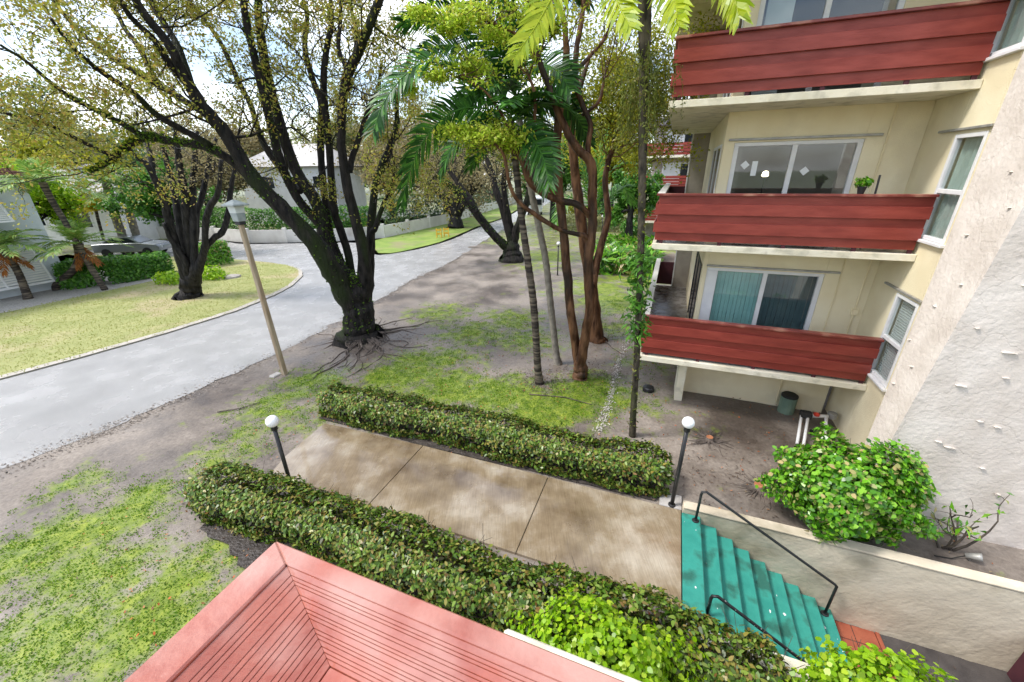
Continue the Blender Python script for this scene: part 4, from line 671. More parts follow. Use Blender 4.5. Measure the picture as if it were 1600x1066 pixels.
for k, w_ in enumerate(WS):
    a0, a1 = .172 + .0285 * t_, .085 + .0135 * t_; z = ZC - .018 - .0155 * t_
    capring(a0, a1, a0 + .0285 * w_ - .0016, a1 + .0135 * w_ - .0010, z - .06, z, 'board', 'red_pale', .0012, zi=z - .0155 * w_ + .0035); t_ += w_
a0, a1, zf_ = .172 + .0285 * t_, .085 + .0135 * t_, ZC - .02 - .0155 * t_
MB().prism([g(PL + a0, QF - a1)[:2], g(PL + a0, QN)[:2], g(PE, QN)[:2], g(PE, QF - a1)[:2]], zf_ - .05, zf_).build('floor', 'red_pale', fb, bevel=.004)
MB().prism([g(PL + .06, QF - .06)[:2], g(PL + .06, QN)[:2], g(PE, QN)[:2], g(PE, QF - .06)[:2]], 2.5, zf_ - .06).build('slab', 'red_dark', fb)
for k in range(5):
    z = ZC - .055 - .165 * k; d = .02 if k % 2 == 0 else 0.
    B(PL + .03 + d, PE, QF - .045 - d, QF - .02 - d, z - .16, z, 'outer_board', 'red_board', fb, .003)
    B(PL + .03 + d, PL + .055 + d, QN, QF - .05 - d, z - .16, z, 'outer_board', 'red_board', fb, .003)
cb = MB().box(-.46, PE, QF + .0, QF + .055, 3.30, 3.545).build('wall_coping', 'slab_cream', fb, bevel=.012)
MB().box(PL - .04, PL - .002, .48, .60, 3.40, 3.50).build('bracket', 'slab_cream', fb, bevel=.01)
wb = MB().box(PL + .1, PE, QN, QF - .1, -.2, 2.49).build('wall_below', 'stucco_cream', fb)
# ------------------------------------------------------------------ lamps
def globe_lamp(p, label, h=1.84, lean=(0, 0), r=.085, base=0.):
    x, y, _ = p; o = empty('globe_lamp', (x, y, 0)); tag(o, label, 'lamp', 'globe lamps beside the paths')
    tx, ty = x + lean[0], y + lean[1]
    MB().tube([(x, y, base), (tx, ty, h - 2 * r)], .033, 10).build('post', 'black_metal', o, smooth=True)
    MB().lathe((x, y, base), [(.06, 0), (.06, .02), (.035, .03)], 12).build('base', 'black_metal', o)
    MB().lathe((tx, ty, h - 2 * r - .02), [(.035, -.05), (.05, -.04), (.05, .03), (.04, .035)], 12).build('collar', 'black_metal', o)
    n = 12; MB().lathe((tx, ty, h - r), [(r * math.sin(t), -r * math.cos(t)) for t in np.linspace(.25, math.pi - .02, n)], 20).build('globe', 'globe', o, smooth=True)
globe_lamp(g(.62, 5.86), 'black post with white globe at the top of the green steps', lean=(.02, 0), r=.095, base=.05)
globe_lamp(g(-5.62, 3.66), 'black post with white globe behind the near hedge by the path', lean=(.0, 0), r=.1)
globe_lamp((2.62, 22.1, 0), 'black post with white globe on the mossy ground left of the ginger bed', r=.1)
globe_lamp((8.0, 35.8, 0), 'small far white globe lamp in front of the long low hedge', r=.11)
lp = empty('lamp_post', g(-10.07, 7.32)); tag(lp, 'weathered wooden lamp post with grey lantern at the road edge', 'lamp post')
b0 = np.array(g(-10.07, 7.32, -.1)); b1 = np.array(g(-10.22, 7.32, 4.28)); ax = unit(b1 - b0)
mb = MB(); s_ = .066
mb.hexa([tuple(b0 + E1 * a * s_ + E2 * b * s_) for a, b in ((-1, -1), (1, -1), (1, 1), (-1, 1))] + [tuple(b1 + E1 * a * s_ * .82 + E2 * b * s_ * .82) for a, b in ((-1, -1), (1, -1), (1, 1), (-1, 1))]); mb.build('post', 'wood_post', lp, bevel=.012)
def frus(z0, z1, s0, s1, name, m):
    MB().hexa([tuple(b1 + ax * z0 + E1 * a * s0 + E2 * b * s0) for a, b in ((-1, -1), (1, -1), (1, 1), (-1, 1))] + [tuple(b1 + ax * z1 + E1 * a * s1 + E2 * b * s1) for a, b in ((-1, -1), (1, -1), (1, 1), (-1, 1))]).build(name, m, lp, bevel=.006)
frus(-0.02, 0.06, 0.088, 0.088, 'collar', 'frame_dark'); frus(0.061, 0.26, 0.100, 0.120, 'lantern_body', 'lantern_grey'); frus(0.261, 0.43, 0.120, 0.132, 'lantern_glass', 'lantern_glass'); frus(0.432, 0.47, 0.216, 0.216, 'lantern_eave', 'lantern_grey'); frus(0.471, 0.58, 0.208, 0.024, 'lantern_roof', 'lantern_grey')
MB().box(-10.36, -10.15, 7.02, 7.3, -.05, .05).build('footing', 'concrete_kerb', lp, bevel=.02)
# ------------------------------------------------------------------ small ground things
def stump(p, r, label, seed):
    x, y, _ = g(*p); o = empty('stump', (x, y, 0)); tag(o, label, 'stump', 'cut stumps in the bare soil'); r_ = np.random.default_rng(seed)
    MB().lathe((x, y, -.05), [(r * 1.5, 0), (r * 1.15, .08), (r, .16)], 14).build('trunk', 'root', o, smooth=True); MB().lathe((x, y, .112), [(r * .92, 0), (r * .9, .008)], 14).build('cut_face', 'stump_cut', o)
    mb = MB()
    for k in range(46):
        a = r_.uniform(0, 6.28); L_ = r_.uniform(.15, .5); pts = []; q = np.array((x + math.cos(a) * r, y + math.sin(a) * r, .06))
        for i in range(5): pts.append(q.copy()); a += r_.normal() * .25; q = q + np.array((math.cos(a), math.sin(a), 0)) * L_ / 4; q[2] = .03 - .008 * i + .01 * r_.random()
        mb.tube(pts, np.linspace(.011, .004, 5), 4, cap=False)
    mb.build('roots', 'root', o)
stump((1.34, 8.07), .075, 'reddish cut stump with spread roots behind the globe lamp by the steps', 1); stump((2.08, 6.84), .09, 'reddish cut stump with spread roots at the edge of the round green bush', 2)
vb = MB().lathe(g(-.02, 9.9, -.02), [(.15, 0), (.15, .1), (.13, .13), (.05, .14)], 10).build('valve_cap', 'black_metal'); tag(vb, 'small black round cap on the soil under the lowest balcony corner', 'cap')
dr = empty('green_drum', g(3.1, 9.95)); tag(dr, 'dull green cylinder standing against the cream wall under the balcony', 'drum')
MB().lathe(g(3.12, 9.95, -.02), [(.17, 0), (.17, .42), (.155, .43)], 18).build('body', 'drum_green', dr, smooth=False); MB().lathe(g(3.12, 9.95, .412), [(.175, 0), (.175, .04), (.15, .06)], 18).build('lid', 'rubber', dr)
pv = empty('pipe_manifold', g(3.1, 9.0)); tag(pv, 'white plastic pipe manifold with red valve lying by the wall', 'pipes')
MB().tube([g(3.05, 8.55, .04), g(3.25, 9.35, .3)], .03, 8).build('pipe', 'pvc', pv, smooth=True); MB().tube([g(3.15, 8.5, .04), g(3.36, 9.3, .3)], .03, 8).build('pipe', 'pvc', pv, smooth=True); MB().tube([g(3.62, 8.9, .05), g(3.72, 9.4, .32)], .035, 8).build('pipe', 'pvc', pv, smooth=True)
MB().tube([g(3.4, 9.36, .31), g(3.75, 9.42, .33)], .04, 8).build('pipe', 'pvc', pv, smooth=True); MB().lathe(g(3.52, 9.36, .34), [(.06, 0), (.06, .05), (.02, .07)], 10).build('valve', 'red_plastic', pv); B(3.22, 3.42, 9.25, 9.42, .27, .4, 'valve_box', 'rubber', pv); MB().tube([g(3.45, 9.1, .06), g(3.5, 9.0, .2), g(3.58, 8.95, .1)], .07, 8).build('fitting', 'rubber', pv, smooth=True)
MB().lathe(g(3.85, 9.5, .25), [(.02, 0), (.09, .02), (.09, .14)], 10).build('cup', 'metal_track', pv)
sp = empty('spotlight', g(4.75, 6.28)); tag(sp, 'small grey garden spotlight on the soil by the pier', 'spotlight')
MB().tube([g(4.75, 6.3, 0), g(4.75, 6.3, .08)], .012, 6).build('spike', 'metal_track', sp); MB().tube([g(4.68, 6.3, .07), g(4.80, 6.27, .12), g(4.83, 6.26, .13)], [.035, .055, .06], 10).build('head', 'metal_track', sp, smooth=True); MB().tube([g(4.68, 6.3, .06), g(4.5, 6.22, .02), g(4.3, 6.2, .015)], .008, 5).build('cable', 'rubber', sp)
# ------------------------------------------------------------------ hedges and bushes
def hedge(name, p0, p1, q0, q1, h, n, size, m, label, cat='hedge', group=None, seed=1, wid=.5, twigs=120, z0=.08, jit=.35):
    o = empty(name, g((p0 + p1) / 2, (q0 + q1) / 2)); tag(o, label, cat, group)
    P, O = hedge_pts(p0, p1, q0, q1, h, n, seed=seed, z0=z0); leaves('foliage', P, size, m, o, O, up=.35, wid=wid, jit=jit, k=6 if size < .12 else 4)
    if twigs: sticks('stems', [g(rng.uniform(p0 + .1, p1 - .1), rng.uniform(q0 + .15, q1 - .15), 0) for _ in range(twigs)], o, 'twig', h * 1.12, .34)
    return o
def bush(name, c, rad, n, size, m, label, cat='bush', group=None, seed=1, wid=.7, twigs=30, wob=.26):
    o = empty(name, (c[0], c[1], max(0, c[2] - rad[2]))); tag(o, label, cat, group)
    P, O = blob_pts(c, rad, n, seed, wob); P[:, 2] = np.maximum(P[:, 2], .04) if c[2] > .3 else P[:, 2]; leaves('foliage', P, size, m, o, O, up=.4, wid=wid, k=6 if size < .12 else 4)
    if twigs: sticks('stems', [(c[0] + rng.normal() * rad[0] * .25, c[1] + rng.normal() * rad[1] * .25, max(0, c[2] - rad[2])) for _ in range(twigs)], o, 'twig', rad[2] * 1.7, .5)
    return o
hedge('clipped_hedge', -7.45, .55, 5.92, 6.66, .67, 30000, .07, 'lf_hedge', 'clipped olive green hedge on the far side of the wet path', group='hedges along the path', seed=11, twigs=420)
hedge('clipped_hedge', -7.3, 1.75, 2.86, 3.62, .67, 36000, .07, 'lf_hedge', 'clipped olive green hedge between the red balcony corner and the path', group='hedges along the path', seed=12, twigs=480)
bush('round_bush', g(3.14, 6.36, .78), (.90, .64, .72), 14000, .076, 'lf_bush', 'large round bright green bush behind the retaining wall', seed=3)
bush('lime_bush', g(-.02, 2.80, .55), (.85, .42, .5), 6000, .06, 'lf_lime', 'lime green bush growing beside the near hedge', seed=4, wid=.85)
bush('lime_bush', g(2.72, 3.42, .40), (.85, .38, .50), 6000, .06, 'lf_lime', 'lime green bush over the foot of the green steps', seed=5, wid=.85)
# straggly shrub by the pier
sh = empty('bare_shrub', g(4.45, 6.4)); tag(sh, 'straggly half bare shrub beside the pier foot', 'shrub')
out, tips = [], []
for k in range(5): branch(np.array(g(4.45 + .04 * k, 6.42, 0)), np.array((.25 * (k - 2) + .2, -.1, 1.)), .75, .02, 2, out, tips, 2, .2)
tubes('stems', out, 'twig', sh); leaves('foliage', tip_points(tips, 5, .06), .13, 'lf_bush', sh, wid=.3)
# ginger bed and planting further back
hedge('ginger_clump', -4.1, -.55, 22.6, 28.5, 1.15, 3400, .55, 'lf_bush', 'bright green broad leaved ginger bed beyond the brown trunks', 'ginger plants', seed=6, wid=.22, twigs=0)
hedge('box_hedge', -3.95, -2.2, 35.2, 38.5, 1.35, 2600, .2, 'lf_green', 'square clipped dark hedge beside the far building', seed=7, twigs=0)
hedge('low_hedge', -11, -4.0, 39.4, 40.8, 1.3, 3600, .2, 'lf_haze_pale', 'long low yellow green hedge behind the far lamp', seed=8, twigs=0)
hedge('low_hedge', -13, -2.6, 46, 47.6, 1.6, 3600, .24, 'lf_yellow', 'second low hedge along the far drive', seed=9, twigs=0)
def hedge_line(name, pts, w_, z0, z1, n, size, m, label, seed=0):
    o = empty(name, (pts[0][0], pts[0][1], 0)); tag(o, label, 'hedge'); r_ = np.random.default_rng(seed); P = []; O = []
    pts = np.array(pts); sl = np.linalg.norm(np.diff(pts, axis=0), axis=1); cs = np.r_[0, np.cumsum(sl)]; t = r_.uniform(0, cs[-1], n)
    x = np.interp(t, cs, pts[:, 0]); y = np.interp(t, cs, pts[:, 1]); i = np.clip(np.searchsorted(cs, t) - 1, 0, len(sl) - 1); d = unit(np.diff(pts, axis=0))[i]; nx, ny = -d[:, 1], d[:, 0]
    face = r_.random(n); s_ = np.where(face < .62, -1., np.where(face < .8, r_.uniform(-1, 1, n), 1.)); zz = np.where((face >= .62) & (face < .8), z1, r_.uniform(z0, z1, n)); s_ += r_.normal(size=n) * .08
    zz += r_.normal(size=n) * .06 + .08 * np.sin(t * 1.3)
    P = np.stack([x + nx * s_ * w_, y + ny * s_ * w_, zz], 1); O = np.stack([nx * s_, ny * s_, np.where((face >= .62) & (face < .8), 1.5, .2)], 1)
    leaves('foliage', P, size, m, o, O, wid=.6); return o
hedge_line('garden_hedge', [(-23.6, 20.9), (-22.2, 21.7), (-20.6, 24.0)], .7, .1, 1.3, 6500, .16, 'lf_green', 'dark green hedge beside the blue house', 1)
hedge_line('garden_hedge', [(-20.0, 25.6), (-19.0, 27.0)], .6, .1, 1.35, 2400, .16, 'lf_bush', 'bright green hedge end behind the many stemmed tree', 2)
bush('low_shrub', (-18.6, 21.5, .3), (.9, .5, .35), 500, .16, 'lf_lime', 'yellow green shrub left of the many stemmed tree foot', seed=8, twigs=0)
bush('low_shrub', (-16.9, 22.4, .3), (.9, .5, .4), 500, .16, 'lf_lime', 'yellow green shrub right of the many stemmed tree foot', seed=9, twigs=0)
for x, y, s_, lab in ((-16.0, 22.6, .5, 'grey flat rock on the lawn beside the many stemmed tree'),):
    o = MB().lathe((x, y, 0), [(s_, 0), (s_ * .9, .14), (s_ * .4, .2)], 9).build('rock', 'stone'); tag(o, lab, 'rock')
# ------------------------------------------------------------------ trees
oak, otips = traced_tree('oak_tree', OAK, 'huge dark oak with spreading mossy limbs at the roadside', 'tree', 'bark_oak', 'lf_oak', n1=9, L1=2.0, lvl=2, nch=3, per=33, lsize=.088, sig=.11, frm=.42, minz=4.2, trunk_lump=.05)
mp_ = []
for li, (f0, f1), n_, up_ in ((4, (.2, 1), 1500, .8), (10, (0, .35), 700, .3), (13, (0, .3), 900, .3), (0, (.35, 1), 700, .2), (5, (0, .6), 400, .8), (1, (.1, .5), 300, .7), (11, (.1, .8), 400, .3), (10, (.35, .9), 400, .3)):
    s_ = spline(OAK[li], 12); m_ = len(s_); i = rng.integers(int(m_ * f0), max(int(m_ * f0) + 1, int(m_ * f1)), n_); d = unit(rng.normal(size=(n_, 3)) + np.array((.2, -.5, up_))); mp_.append(s_[i, :3] + d * (s_[i, 3:4] * 1.02))
leaves('moss', np.concatenate(mp_), .075, 'lf_moss', oak, wid=.6)['kind'] = 'stuff'
mp_ = spline(OAK[4], 12)[45:, :3]; i = rng.integers(0, len(mp_), 700); leaves('epiphyte_leaves', mp_[i] + rng.normal(size=(700, 3)) * np.array((.28, .28, .22)) + np.array((0, 0, .12)), .09, 'lf_yellow', oak)
mb = MB()
for k in range(75):
    a = rng.uniform(0, 6.28); L_ = rng.uniform(.6, 2.3) * (1.25 if math.cos(a) > -.2 else .7); q_ = np.array((-5.36 + math.cos(a) * .5, 13.1 + math.sin(a) * .5, .22)); pts = []
    for i in range(9): pts.append(q_.copy()); a += rng.normal() * .42; q_ = q_ + np.array((math.cos(a), math.sin(a), 0)) * L_ / 8; q_[2] = max(.006, .13 * math.exp(-i * .5)) + .02 * rng.random()
    mb.tube(pts, np.linspace(rng.uniform(.018, .045), .008, 9), 5, cap=False)
mb.build('roots', 'root', oak, smooth=True)
st2, _ = traced_tree('street_oak', STREET, 'dark leaning oak with mossy low limb beside the road bend', 'tree', 'bark_oak', 'lf_palebrown', n1=7, L1=2.6, lvl=2, nch=3, per=16, lsize=.13, sig=.25, frm=.5, minz=3.5)
mp_ = []
s_ = spline(STREET[1], 12); i = rng.integers(0, 60, 700); d = unit(rng.normal(size=(700, 3)) + np.array((.2, -.6, .6))); leaves('moss', s_[i, :3] + d * s_[i, 3:4], .12, 'lf_moss', st2)['kind'] = 'stuff'
traced_tree('many_stemmed_tree', STEMS, 'many stemmed black barked tree on the lawn across the road', 'tree', 'bark_dark', 'lf_palebrown', n1=4, L1=2.0, lvl=2, nch=3, per=12, lsize=.12, sig=.22, frm=.6, minz=4.6)
traced_tree('verge_oak', FAR, 'broad dark oak on the grass verge before the white wall', 'tree', 'bark_dark', 'lf_palebrown', n1=12, L1=4.2, lvl=2, nch=4, per=16, lsize=.24, sig=.5, frm=.3, minz=2.2)
tw, _ = traced_tree('twisted_tree', TWIST, 'twisted brown tree with forked trunk in the mossy yard', 'tree', 'bark_brown', 'lf_twist', n1=0, trunk_lump=.07)
out, tips = [], []
for li in (4, 5, 8, 9, 6):
    l = TWIST[li]
    for k in range(7):
        e = np.array(l[-1][:3]) + (np.array(l[-2][:3]) - np.array(l[-1][:3])) * rng.uniform(0, .9); branch(e, np.array((rng.normal() * .8 - .3, rng.normal() * .5, .25)), .62, .012, 1, out, tips, 4, .1, .6)
tubes('twigs', out, 'bark_brown', tw)['kind'] = 'stuff'; leaves('crown', tip_points(tips, 16, .06), .075, 'lf_twist', tw, wid=.55)
cl = [np.array(c_[:3]) + np.stack([(rng.normal(size=n_) * .5) * c_[3], rng.normal(size=n_) * .5 * c_[3] * .7, rng.normal(size=n_) * .5 * c_[4]], 1) for c_ in CLUST for n_ in (int(900 * c_[3] * 2),)]
leaves('crown', np.concatenate(cl), .075, 'lf_twist', tw, wid=.5, up=.8)
out, tips = [], []
for li in (1, 2, 3, 7, 10):
    l = TWIST[li]
    for k in range(5): branch(np.array(l[-1 - (k % 2)][:3]), np.array((rng.normal(), rng.normal(), .8)), 1.1, .016, 2, out, tips, 3, .2)
tubes('twigs', out, 'bark_brown', tw); leaves('crown', tip_points(tips, 9, .1), .075, 'lf_yellow', tw, wid=.5)
traced_tree('brown_tree', BROWN, 'slim reddish brown tree behind the forked twisted tree', 'tree', 'bark_brown', 'lf_yellow', n1=32, L1=1.9, lvl=2, nch=3, per=60, lsize=.095, sig=.18, frm=.6, minz=4.2)
def crown_tree(name, x, y, h, cr, m, label, n=5000, size=.22, bark='bark_dark', group='trees beyond the road', tr=.28, low=.35, lean=(0, 0)):
    o = empty(name, (x, y, 0)); tag(o, label, 'tree', group); top = np.array((x + lean[0], y + lean[1], h * .55))
    out, tips = [], []
    MB().tube(spline([(x, y, -.1, tr * 1.3), (x + lean[0] * .2, y, h * .2, tr), (x + lean[0] * .6, y + lean[1] * .6, h * low, tr * .85), (*top, tr * .6)], 4)[:, :3], np.linspace(tr * 1.25, tr * .55, 13), 9, lump=.06).build('trunk', bark, o, smooth=True)
    for k in range(9):
        a = k * 2.4 + rng.uniform(-.3, .3); s0 = np.array((x + lean[0] * .6, y + lean[1] * .6, h * low)); s0 = s0 + (top - s0) * rng.uniform(0, 1)
        branch(s0, np.array((math.cos(a), math.sin(a), rng.uniform(.35, 1.3))), cr * rng.uniform(.75, 1.15), tr * .42, 2, out, tips, 4, .25, .5)
    tubes('limbs', out, bark, o); leaves('crown', tip_points(tips, n / len(tips), cr * .07), size, m, o, wid=.55); return o
TREES = [(-31, 26.5, 6.5, 3.2, 'lf_lime', 'lime green tree rising behind the blue house corner'), (-37, 32, 8, 3.8, 'lf_yellow', 'yellow green tree behind the garage house'), (-24.5, 30, 6.5, 2.8, 'lf_green', 'small green tree by the side turning'), (-42, 42, 11, 5, 'lf_haze_pale', 'pale hazy tree beyond the blue house roof'), (-33, 55, 13, 6, 'lf_palebrown', 'brownish thin tree behind the parked car'), (-24, 62, 14, 6.5, 'lf_haze_pale', 'pale tall tree behind the white far house'), (-16, 58, 12, 6, 'lf_palebrown', 'brownish tree rising behind the white wall hedge'),
         (-9.5, 66, 13, 6, 'lf_haze_pale', 'pale tree behind the verge oak'), (-13, 46, 9, 4.5, 'lf_palebrown', 'low brownish tree behind the garden wall'), (-3, 84, 14, 7, 'lf_far', 'dark green distant tree over the road end'), (6, 78, 13, 6.5, 'lf_haze_pale', 'pale tree at the far road end'), (14, 66, 13, 6, 'lf_yellow', 'yellow green tree beyond the far hedges'),
         (15.5, 64, 12, 5, 'lf_haze_pale', 'pale green tree left of the far building'), (30, 75, 14, 6, 'lf_far', 'dark green tree behind the far building'), (-55, 58, 14, 7, 'lf_far', 'dark distant tree far left of the road'), (-47, 30, 10, 4.5, 'lf_haze_pale', 'pale tree behind the blue house'), (-60, 38, 12, 6, 'lf_palebrown', 'brownish tree far beyond the blue house'), (9.0, 31.1, 6, 1.9, 'lf_green', 'dark branching tree beside the square hedge'), (10.2, 46, 9, 3.6, 'lf_yellow', 'yellow green tree behind the long low hedge'), (4.5, 44, 8.5, 3.4, 'lf_green', 'green street tree near the white van'), (-30, 42, 10, 4.5, 'lf_palebrown', 'brownish tree between the car and the white house'), (-7.8, 51, 8, 3.6, 'lf_haze_pale', 'pale tree overhanging the white wall')]
for i, (x, y, h, cr, m, lab) in enumerate(TREES): crown_tree('street_tree', x, y, h, cr, m, lab, n=9500 if y < 50 else 8500, size=.13 + y * .0034)
tl = []
for k in range(150):
    a = rng.uniform(R(28), R(150)); d_ = rng.uniform(95, 170); h_ = rng.uniform(3, 11); c_ = (math.cos(a) * d_, math.sin(a) * d_, h_); P, O = blob_pts(c_, (5, 5, 3.5), 160, k, .3, .6); tl.append(P)
o = leaves('treeline', np.concatenate(tl), 1.3, 'lf_far'); tag(o, 'far off mass of green trees closing the view', 'treeline', kind='stuff')
# ------------------------------------------------------------------ palms
def ringed(parent, l, m='bark_palm'):
    s_ = spline(l, 10); rr = s_[:, 3] * (1 + .10 * (np.arange(len(s_)) % 2)); MB().tube(s_[:, :3], rr, 9).build('trunk', m, parent, smooth=True); return s_[-1, :3]
def palm(name, l, label, fr=None, m='lf_palm', ll=.5, group='slender palms in the yard', wid=.05, n=40, mt='bark_palm', loc=None):
    o = empty(name, (l[0][0], l[0][1], 0)); tag(o, label, 'palm', group); ringed(o, l, mt)
    for f_ in fr or []: frond(o, f_, ll, m if isinstance(m, str) else m[rng.integers(len(m))], n=n, wid=wid, droop=.35, twist=R(rng.choice((-1, 1)) * rng.uniform(35, 65)))
    return o
palm('slender_palm', PALM_A[0], 'slender ringed palm with dark drooping fronds left of the forked tree', FR_A, ['lf_palm'], .54, wid=.05, n=64)
palm('slender_palm', PALM_B[0], 'pale thin palm just behind the ringed slender palm', FR_B, ['lf_palm'], .66, mt='bark_grey', wid=.05, n=64)
for l_, nm in ((PALM_A[0], 0), (PALM_B[0], 1)):
    auto_fronds([o_ for o_ in COL.objects if o_.name.startswith('slender_palm')][nm], np.array(l_[-1][:3]), 6, 1.6, .5, 'lf_palm', (-10, 70), .9, 48, .05, nm)
pc = palm('tall_palm', PALM_C[0], 'tall mossy palm trunk in front of the balconies with hanging plants', FR_C, ['lf_palm_lime'], .42, wid=.05, n=42, mt='bark_mossy')
s_ = spline(PALM_C[0], 20)
def around(z0, z1, n, sig, dz=0):
    zz = s_[:, 2]; i = np.where((zz > z0) & (zz < z1))[0]; i = rng.choice(i, n); return s_[i, :3] + rng.normal(size=(n, 3)) * np.array((sig, sig, .08 + dz))
leaves('vine', around(2.3, 4.1, 430, .10), .17, 'lf_green', pc, wid=.3, droop=.5)
leaves('vine', around(.2, 7.5, 500, .05), .07, 'lf_epi', pc, wid=.5)
# hanging epiphyte
ep = empty('hanging_epiphyte', tuple(s_[np.argmin(abs(s_[:, 2] - 6.6)), :3])); tag(ep, 'drooping olive epiphyte hanging from the tall palm trunk', 'epiphyte'); mb = MB(); pts_ = []
for k in range(85):
    b_ = s_[rng.choice(np.where((s_[:, 2] > 6.3) & (s_[:, 2] < 7.0))[0]), :3]; a = rng.uniform(0, 6.28); r_ = abs(rng.normal()) * .22 + .06; L_ = rng.uniform(.3, .95); p1 = b_ + np.array((math.cos(a) * r_, math.sin(a) * r_, .12)); p2 = p1 + np.array((math.cos(a) * .1, math.sin(a) * .1, -L_ * .5)); p3 = p2 + np.array((rng.normal() * .05, rng.normal() * .05, -L_ * .5))
    mb.tube([b_, p1, p2, p3], [.006, .005, .004, .003], 3, cap=False)
    for t in rng.uniform(0, 1, 26): pts_.append((p1 + (p2 - p1) * t * 2 if t < .5 else p2 + (p3 - p2) * (t * 2 - 1)) + rng.normal(size=3) * .02)
mb.build('stems', 'lf_epi', ep); leaves('foliage', np.array(pts_), .055, 'lf_epi', ep, wid=.4, droop=.8)
yp = empty('young_palm', (FR_L[0][0][0], FR_L[0][0][1], 0)); tag(yp, 'young palm with upright green fronds behind the twisted tree', 'palm'); b_ = FR_L[0][0]
MB().tube([(b_[0], b_[1], 0), (b_[0], b_[1], b_[2])], .06, 8).build('trunk', 'bark_palm', yp)
for f_ in FR_L: frond(yp, f_, .7, 'lf_green', n=34, wid=.07)
lpl = [('short feathery palm leaning against the blue house shutters', 2.0, .55, 16, 'lf_palm_pale'), ('short palm with a bent trunk at the corner of the blue house', 2.0, .55, 16, 'lf_palm_pale'), ('tall leaning thin palm above the blue house roof edge', 2.1, .6, 16, 'lf_palm_pale'), ('stout trunked palm behind the dark garden hedge', 3.0, .8, 20, 'lf_palm_pale'), ('leaning palm beside the parked car', 2.8, .8, 18, 'lf_palm_pale'), ('yellow leaved palm beside the blue house', 1.7, .6, 14, 'lf_palm_yellow')]
for l, (lab, L_, ll, n_, m) in zip(LPALM, lpl):
    o = empty('garden_palm', (l[0][0], l[0][1], 0)); tag(o, lab, 'palm', 'palms in the garden of the blue house'); tp = ringed(o, l, 'bark_grey' if L_ > 2.5 else 'bark_palm')
    auto_fronds(o, tp, n_, L_, ll, m, (0, 75), .7, 22, .06)
    if L_ < 2.05 and m != 'lf_palm_yellow': auto_fronds(o, tp - np.array((0, 0, .15)), 4, 1.0, .4, 'lf_palm_dry', (-70, -40), .2, 14, .06)
# ------------------------------------------------------------------ houses, wall, vehicles across the road
hb = empty('blue_house', g(-30.2, 7)); tag(hb, 'pale blue two storey house with white louvred shutters', 'house')
B(-40, -30, -4, 11.1, -.1, 5.3, 'wall', 'house_blue', hb); B(-41, -29.2, -5, 11.9, 5.3, 5.5, 'eave', 'house_white', hb)
MB().add([g(-41, -5, 5.5), g(-29.2, -5, 5.5), g(-29.2, 11.9, 5.5), g(-41, 11.9, 5.5), g(-35, 0, 7.4), g(-35, 6, 7.4)], [(0, 1, 4), (1, 2, 5, 4), (2, 3, 5), (3, 0, 4, 5)]).build('roof', 'roof_brown', hb)
for k in range(5): B(-29.2 - .35 * k - .02, -29.2 - .35 * k + .1, -5 + .3 * k, 11.9 - .3 * k, 5.505 + .11 * k, 5.57 + .115 * k, 'roof_tile_row', 'roof_brown', hb, 0)
def shutter(q0, q1, z0, z1):
    sh_ = empty('shutter', (0, 0, 0), hb); d = .75
    def pt(t, q_, o=0): return g(-29.98 + d * t + o, q_, z1 + (z0 - z1) * t)
    for a, b in ((q0, q0 + .08), ((q0 + q1) / 2 - .04, (q0 + q1) / 2 + .04), (q1 - .08, q1)): MB().hexa([pt(0, a), pt(1, a), pt(1, b), pt(0, b), pt(0, a, .05), pt(1, a, .05), pt(1, b, .05), pt(0, b, .05)]).build('stile', 'frame_white', sh_)
    for t in (0, .94): MB().hexa([pt(t, q0, .0), pt(t + .06, q0, 0), pt(t + .06, q1, 0), pt(t, q1, 0), pt(t, q0, .055), pt(t + .06, q0, .055), pt(t + .06, q1, .055), pt(t, q1, .055)]).build('rail', 'frame_white', sh_)
    n = 13
    for k in range(n):
        t = .07 + .86 * k / n; MB().hexa([pt(t, q0 + .08, .0), pt(t + .05, q0 + .08, .03), pt(t + .05, q1 - .08, .03), pt(t, q1 - .08, 0), pt(t, q0 + .08, .012), pt(t + .05, q0 + .08, .042), pt(t + .05, q1 - .08, .042), pt(t, q1 - .08, .012)]).build('louvre', 'house_white', sh_)
shutter(7.2, 9.9, 3.55, 4.75); shutter(7.0, 10.3, .55, 2.2); shutter(3.2, 6.2, 3.55, 4.75); shutter(3.0, 6.3, .55, 2.2)
def simple_house(name, x0, x1, y0, y1, h, rh, wm, rm, label, wins):
    o = empty(name, ((x0 + x1) / 2, y0, 0)); tag(o, label, 'house'); c = [(x0, y0), (x1, y0), (x1, y1), (x0, y1)]
    MB().prism(c, -.1, h).build('wall', wm, o); e = .6; mx_, my = (x0 + x1) / 2, (y0 + y1) / 2; d_ = (x1 - x0) * .25
    MB().add([(x0 - e, y0 - e, h), (x1 + e, y0 - e, h), (x1 + e, y1 + e, h), (x0 - e, y1 + e, h), (mx_ - d_, my, h + rh), (mx_ + d_, my, h + rh)], [(0, 1, 5, 4), (1, 2, 5), (2, 3, 4, 5), (3, 0, 4), (3, 2, 1, 0)]).build('roof', rm, o)
    for xa, xb, za, zb in wins:
        w_ = MB().prism([(xa, y0 - .06), (xb, y0 - .06), (xb, y0 - .003), (xa, y0 - .003)], za, zb).build('window', 'frame_white', o); MB().prism([(xa + .1, y0 - .07), (xb - .1, y0 - .07), (xb - .1, y0 - .062), (xa + .1, y0 - .062)], za + .1, zb - .1).build('pane', 'glass_dark', w_)
simple_house('white_house', -31, -20.3, 50, 60, 6.3, 2.6, 'house_white', 'roof_grey', 'white far house with grey hipped roof behind the oak limbs', [(-29, -27.2, 3.9, 5.3), (-25.5, -23.6, 3.9, 5.3), (-22.8, -21.4, 3.9, 5.3)])
